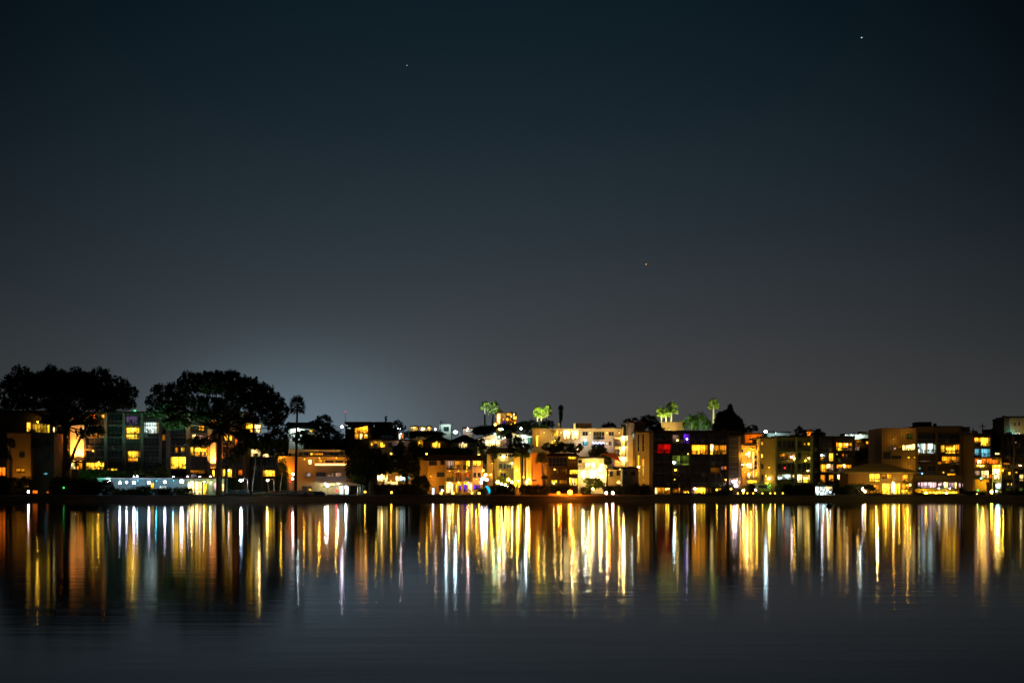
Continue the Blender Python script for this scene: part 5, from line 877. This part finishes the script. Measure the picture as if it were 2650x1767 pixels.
# front gardens of F
for i, (x0, x1, y0) in enumerate(((750, 1010, 1200), (1010, 1235, 1190), (1500, 1740, 1200), (1740, 1990, 1185))): bush('F', 428, x0, y0, x1, 1340, 'dark hedge on the shore, %s' % ['left end, under the green-tinged building', 'just left of the lit kiosk', 'just right of the lit kiosk', 'between the kiosk and the hip-roofed shore house'][i])
bush('F', 419, 130, 1310, 330, 1350, 'yellow-lit low hedge left of the row', MIDL); bush('F', 419, 340, 1310, 560, 1350, 'yellow-lit low hedge in the middle of the row', MIDL); bush('F', 419, 565, 1312, 750, 1350, 'yellow-lit low hedge right of the row', MIDL)
for i, x in enumerate((55, 140, 200, 290, 430, 550, 620, 740)): lamp('F', x, 1328, 417.5, 'y', '%s from the left of the low yellow lamps along the yellow-lit hedges' % ORD[i], 14, .2, 9, group='low yellow lamps along the hedges')
bush('F', 426, 160, 1195, 330, 1300, 'dark shrub below the golden building'); bush('F', 436, 640, 1170, 900, 1290, 'olive-lit shrub below the green-tinged building', MIDL)
cp = Bd('F', 432, 335, 1195, 560, 'carport', 'small green-lit carport below the tan tower block', 'carport', (.22, .26, .06), 5, 'flat'); cp.win('360 1210 500 1245 d 1; 345 1262 520 1300 g1.0 5'); cp.lamp(320, 1275, 'k', 60, 1, st=60, bulb=.4); cp.lamp(540, 1200, 'g', 90, 1, st=2)
k = Bd('F', 424, 1232, 1222, 1500, 'kiosk', 'brilliantly lit white glass kiosk on the shore with dark figures of furniture inside', 'kiosk', (.12, .1, .08), 5, 'flat')
k.win('1240 1228 1300 1390 W.7 1; 1304 1228 1380 1300 W.4 1; 1304 1306 1380 1390 W.6 1; 1384 1228 1490 1280 w.4 2; 1384 1285 1430 1390 W.6 1; 1434 1300 1485 1345 b.35 1; 1434 1350 1485 1390 w.7 1'); k.part('annex', 1505, 1335, 1540, 1400, 0, wallm((.6, .58, .45)), back=3)
for x, y in ((1275, 1300), (1352, 1270), (1410, 1275), (1455, 1300)): k.lamp(x, y, 'W', 25, .8, st=40, bulb=.2)
# hip-roofed shore house
h = Bd('G', 434, -320, 1010, 660, 'house', 'two-storey shore house with a broad curved hip roof and glowing arched porch', 'house', (.30, .20, .08), 12, 'hip', 870, over=1.4)
h.win('2 1035 70 1152 y1.2 2; 72 1035 150 1152 y1.0 2; 195 1038 262 1105 a.35 2; 268 1040 336 1105 a.7 2; 492 1045 578 1150 a1.0 3; -315 905 -300 906 d 1; 195 1180 320 1340 y1.3 3; 325 1165 392 1340 w1.4 2; 396 1180 460 1340 y1.3 2; 495 1195 600 1262 a.6 2; 600 1180 635 1225 w.9 1; 490 1272 635 1340 y.6 3; 0 1195 140 1330 a.35 3')
h.balc('-30 1172 660', proud=1.2, mat=wallm((.3, .2, .08))); h.part('terrace', -60, 1350, 660, 1372, 3.0, wallm((.5, .38, .15)))
for x, y, c_, pw, st in ((350, 1160, 'w', 260, 90), (230, 1190, 'y', 160, 30), (430, 1190, 'y', 160, 30), (-60, 1200, 'y', 120, 5), (560, 1200, 'y', 160, 8), (90, 1120, 'y', 60, 4), (520, 1060, 'y', 60, 4), (80, 1210, 'a', 120, 5)): h.lamp(x, y, c_, pw, 1.6, st=st, proud=1.2)
light('POINT', P('G', 120, 780, 420), (1, .6, .12), 1500, h.root)  # fill light added to brighten the roof, no fixture
for ch in h.root.children:
    if ch.name.startswith('roof'): ch.data.materials[0] = surf('olive_roof_tiles', (.30, .24, .10), .9, 2.5, .4, .5)
tree('G', 424, [(-10, 1225, 60, 30), (30, 1260, 60, 30), (-60, 1250, 50, 30)], 'small flat dark tree before the hip-roofed shore house', DARKL, tr=.12, r=.4, size=.2)
w_ = Bd('F', 438, 1835, 1005, 1990, 'house', 'small tan annex at the left of the hip-roofed shore house', 'house', (.34, .27, .12), 8, 'flat'); w_.win('1842 908 1842 909 d 1; 1862 1035 1895 1090 y.8 1; 1845 1070 1860 1090 a.4 1'); w_.lamp(1935, 1100, 'y', 90, 1.2, st=4); w_.lamp(1870, 1030, 'a', 60, 1.2, st=4)
lamp('F', 1970, 1260, 426, 'k', 'bright pinkish lamp left of the small flat dark tree', 130, .5, 70); lamp('F', 1992, 1302, 424, 'w', 'lower lamp just under the bright pinkish lamp', 60, .3, 50)
# big brown block
b = Bd('G', 452, 722, 330, 1412, 'apartment_building', 'big brown five-storey block with a wide turquoise-lit curved bay', col=(.10, .07, .035), depth=18)
b.part('brown_wing', 190, 335, 720, 1180, 1.2, sidingm((.30, .22, .10)), back=16); b.part('roof_house', 732, 243, 948, 326, -3, wallm((.03, .025, .02)), back=9); b.part('parapet', 722, 318, 1530, 400, .3, wallm((.17, .12, .06))); b.part('right_wing', 1414, 402, 1580, 1170, .8, wallm((.34, .28, .2)), back=14); b.part('vent', 968, 270, 995, 326, -3, FRAME, back=1)
b.win('505 600 548 672 w.7 1; 555 600 605 672 w.9 1; 612 590 650 675 w.6 1; 655 582 692 665 w.8 1; 300 615 330 680 h.12 1; 372 635 398 665 k.6 1; 450 605 485 655 a.12 1; 565 430 600 500 g.2 1; 610 430 650 500 g.2 1; 575 775 610 795 y.6 1; 668 775 695 798 y.6 1; 215 700 320 800 d 3; 340 760 480 800 d 3', proud=1.2)
b.win('700 575 775 650 W.35 3; 780 575 860 722 W1.0 3; 862 575 985 722 W1.2 4; 988 590 1025 722 W.3 1; 705 660 770 715 W.9 2; 1080 600 1160 700 y.7 3; 1162 600 1300 722 y1.3 4; 1310 590 1370 720 a.35 2; 1105 770 1245 870 a.8 5; 1250 770 1310 858 a.9 2; 1320 770 1380 860 a.12 2; 1010 850 1090 885 a.5 2; 745 832 925 850 h.35 5; 1225 965 1295 1000 h.3 2; 1180 1030 1305 1058 a.9 4; 750 935 778 965 t1.6 1; 765 1008 812 1034 b.8 1; 1105 1000 1135 1025 y.6 1; 1320 872 1398 890 h.4 2')
b.win('1420 488 1462 540 a1.0 1; 1490 500 1520 545 a.3 1; 1424 650 1466 705 W.8 1; 1474 650 1528 738 W1.0 1; 1540 650 1586 722 W.7 1; 1425 985 1455 1040 k.3 1; 1480 985 1505 1030 k.3 1; 1545 990 1570 1040 k.3 1; 1535 820 1588 910 y.8 1', proud=.8)
b.frame([722, 1030, 1400], [560, 735, 895, 1055], mat=wallm((.13, .10, .06)), pw=.45, proud=1.4); b.dark('730 1025 4 420 1055 4; 1040 1395 4 420 1055 4', w=.85, h=.75)
b.part('podium_band', 600, 1055, 1412, 1160, 2.0, wallm((.22, .17, .12)))
b.part('podium_wall', 670, 1160, 1560, 1255, 1.2, wallm((.6, .56, .52)), back=6); b.win('785 1162 1095 1245 k1.0 6; 1130 1162 1190 1245 w.9 2; 720 1165 770 1225 k.7 1; 1205 1165 1290 1245 k.3 2; 1300 1165 1325 1250 w.7 1; 1340 1175 1500 1240 k.45 3', proud=1.25)
b.part('garage_wall', 690, 1256, 1370, 1400, 5.0, wallm((.45, .36, .12)))
b.win('808 1300 1090 1396 y1.1 6; 1094 1300 1360 1396 y1.0 6', proud=5.05)
for x, y, c_, pw, st, pr, bl in ((850, 1325, 'y', 260, 90, 5.1, .42), (1160, 1335, 'w', 260, 90, 5.1, .45), (1000, 1320, 'y', 60, 30, 5.1, .2), (1520, 1150, 'B', 900, 60, 1.3, .7), (1500, 1050, 'y', 60, 60, 1.2, .3), (1045, 1250, 'W', 40, 50, 1.3, .22), (1215, 1255, 'W', 60, 50, 1.3, .28), (790, 1022, 'B', 3, 8, 0, .25), (735, 720, 'y', 20, 3, 1.2, .1), (600, 900, 'a', 90, 2, 1.2, .1), (350, 500, 'a', 60, 2, 1.2, .1), (560, 400, 'a', 60, 2, 1.2, .1)): b.lamp(x, y, c_, pw, 1.6, st=st, bulb=bl, proud=pr)
flood('G', 430, 1100, 444, 'a', 900, (420, 650, 450), 'amber floodlight behind the shore house, aimed at the brown wing', 80)
# right building
b = Bd('G', 440, 1586, 445, 1862, 'apartment_building', 'narrow apartment building with stacked amber, turquoise and orange rooms near the right edge', col=(.10, .07, .03), depth=13)
b.win('1600 485 1690 545 a1.4 3; 1695 485 1835 605 y1.3 5; 1605 550 1655 572 h.7 2; 1604 652 1690 748 c.8 3; 1700 655 1832 775 c1.1 4; 1640 820 1700 880 w.8 2; 1604 800 1636 880 o1.0 1; 1705 800 1860 880 o.9 4; 1604 985 1680 1055 h1.3 3; 1705 985 1810 1095 w.6 3; 1815 1040 1860 1100 o.5 1'); b.balc('1590 610 1850; 1590 780 1850; 1590 940 1850; 1590 1110 1850', proud=1.2)
for x, y, c_, pw, st in ((1680, 905, 'y', 60, 60), (1720, 905, 'y', 40, 40), (1640, 900, 'y', 40, 40), (1690, 1095, 't', 4, 20), (1740, 810, 'o', 60, 3)): b.lamp(x, y, c_, pw, 1.3, st=st, bulb=.22)
b.part('garage', 1605, 1115, 1818, 1420, 2.0, wallm((.5, .36, .09))); b.lamp(1700, 1150, 'y', 160, 1.6, st=4, proud=2); b.lamp(1790, 1200, 'y', 120, 1.6, st=4, proud=2)
b = Bd('G', 443, 1864, 800, 2010, 'apartment_building', 'slim yellow-green building with two dazzling white openings beside the right edge building', col=(.36, .30, .05), depth=11)
b.win('1872 958 1980 1045 w1.6 2; 1900 1050 1972 1115 w1.4 2; 1890 1160 2000 1255 W1.3 2; 1868 820 1975 885 o.9 3'); b.lamp(1900, 905, 'y', 90, 1.5, st=60); b.lamp(1960, 905, 'y', 90, 1.5, st=60); b.lamp(1925, 1000, 'w', 200, 1.5, st=90, bulb=.3); b.lamp(1940, 1200, 'W', 90, 1.5, st=90, bulb=.3)
lamp('G', 1865, 1306, 424, 'y', 'bright yellow lamp at the foot of the slim yellow-green building', 320, .5, 70); lamp('G', 1930, 1295, 426, 't', 'small greenish lamp right of the bright yellow lamp', 30, .3, 10); lamp('G', 1650, 1282, 424, 'G', 'small green lamp in the shrub below the narrow apartment building', 8, .28, 3); lamp('G', 1638, 1385, 418, 'w', 'tiny lamp at the seawall near the right edge', 8, .14, 10)
p = P('G', 1840, 1420, 420); t = thing('gate_pier', 'pair of yellow-lit gate piers on the shore near the right edge', 'gate piers', (p[0], 420, 1.38)); MB().box(p[0] - .9, 419.6, 1.33, p[0] - .3, 420.2, 4.4).box(p[0] - 1.0, 419.5, 4.4, p[0] - .2, 420.3, 4.55).build('pier', wallm((.5, .38, .12)), t); MB().box(p[0] + .6, 419.6, 1.33, p[0] + 1.2, 420.2, 4.4).box(p[0] + .5, 419.5, 4.4, p[0] + 1.3, 420.3, 4.55).build('pier', wallm((.5, .38, .12)), t)
b = Bd('G', 446, 2014, 455, 2450, 'apartment_building', 'dark apartment building at the right edge with scattered tiny lights', col=(.055, .042, .025), depth=14)
b.win('1990 562 2030 585 t1 1; 2160 545 2240 572 h.8 2; 1912 715 1980 740 w.5 2; 2270 890 2308 918 w.7 1; 2110 1005 2145 1055 y.5 1; 2180 1010 2205 1030 y.4 1; 2220 1000 2250 1025 y.4 1; 2285 1045 2340 1140 w.55 2; 2100 1175 2200 1208 y.8 3; 2040 870 2130 890 a.3 3; 2140 912 2175 935 g1 1; 2270 1250 2330 1300 g.5 2; 2080 1250 2150 1290 g.25 2')
b.frame([2020, 2200, 2400], [620, 790, 950, 1110, 1240], mat=wallm((.08, .06, .035)), pw=.5); b.dark('2030 2190 3 460 1240 5; 2210 2390 3 460 1240 5', w=.8)
b.lamp(2010, 975, 'y', 200, 1.5, st=3); b.lamp(2290, 905, 'w', 10, 1.2, st=50)
b = Bd('G', 500, 2050, 205, 2125, 'apartment_building', 'dark side of the tall tan tower on the right skyline', col=(.13, .11, .06), depth=12, zb=6)
b = Bd('G', 500, 2128, 180, 2480, 'apartment_building', 'tall tan tower on the right skyline with a turquoise lamp at its base', col=(.34, .28, .16), depth=14, zb=6); b.win('2110 240 2118 300 d 1; 2200 250 2225 300 d 1; 2262 240 2290 300 d 1; 2215 415 2240 450 W.25 1; 2268 415 2290 450 W.25 1', frame=PALEF); b.lamp(2148, 432, 'c', 90, 2, st=60, bulb=.4); b.lamp(2230, 400, 'y', 200, 3, st=2)
b = Bd('G', 510, 1870, 375, 2045, 'apartment_building', 'low black roof block left of the tall tan tower', col=(.03, .025, .02), depth=10, zb=6)
for x, yt, lb in ((1722, 265, 'thin utility pole on the right skyline, taller'), (1580, 335, 'thin utility pole on the right skyline, shorter')):
    p = P('G', x, yt, 520); t = thing('utility_pole', lb, 'utility pole', (p[0], 520, 8)); MB().tube([(p[0], 520, 8), p], [.22, .15], 6).build('pole', FRAME, t); MB().box(p[0] - 1.0, 519.9, p[2] - 1.0, p[0] + 1.0, 520.1, p[2] - .8).build('crossarm', FRAME, t)
h = Bd('G', 620, 1800, 380, 1870, 'house', 'faint house top on the right skyline beside the taller utility pole', 'house', (.3, .28, .2), 6, 'side', 362)
for (rg, x0, y0, x1, y1, D, mt, lb) in (('G', -60, 1365, 200, 1400, 420, DARKL, 'low dark hedge before the hip-roofed shore house'), ('G', 640, 1330, 800, 1400, 422, DARKL, 'dark shrub left of the yellow garage doors'), ('G', 1450, 1300, 1620, 1420, 424, DARKL, 'dark shrub right of the yellow garage doors'), ('G', 1630, 1300, 1790, 1420, 423, DARKL, 'dark shrub before the narrow apartment building'), ('G', 1930, 1310, 2150, 1425, 424, DARKL, 'wide dark shrub near the right edge, left one'), ('G', 2150, 1290, 2420, 1425, 424, DARKL, 'wide dark shrub at the right edge'), ('E', 700, 1395, 960, 1450, 424, DARKL, 'low dark shrub under the green window building, left'), ('E', 1030, 1400, 1320, 1450, 424, DARKL, 'low dark shrub under the yellow ground floor room'), ('E', 1300, 1350, 1500, 1450, 427, DARKL, 'dark shrub at the right foot of the five-storey building')):
    bush(rg, D, x0, y0, x1, y1, lb, mt)
# mooring buoys
for x, y, lb in ((1269, 1310, 'small dark mooring buoy on the water below the cyan arch'), (2146, 1311, 'small dark mooring buoy on the water below the lit kiosk')):
    D = CH * FPX / (y - HY); p = P('S', x, y, D); t = thing('mooring_buoy', lb, 'buoy', (p[0], D, 0)); MB().ball((p[0], D, .15), .55, 14, 8, .9).build('float', FRAME, t); MB().tube([(p[0], D, .5), (p[0], D, 1.15)], [.12, .05], 8).build('spike', FRAME, t)
# ================================================================== render settings
vs = SC.view_settings; vs.view_transform = 'Standard'; vs.look = 'None'; vs.gamma = 1; vs.exposure = 0.0; vs.use_curve_mapping = False
SC.render.engine = 'CYCLES'; cy = SC.cycles
cy.max_bounces = 4; cy.diffuse_bounces = 1; cy.glossy_bounces = 2; cy.transmission_bounces = 2; cy.transparent_max_bounces = 4
cy.sample_clamp_indirect = 6; cy.sample_clamp_direct = 0; cy.use_light_tree = True; cy.use_denoising = True; cy.caustics_reflective = True
cy.use_adaptive_sampling = True; cy.adaptive_threshold = .01; cy.pixel_filter_type = 'BLACKMAN_HARRIS'; cy.filter_width = 1.5
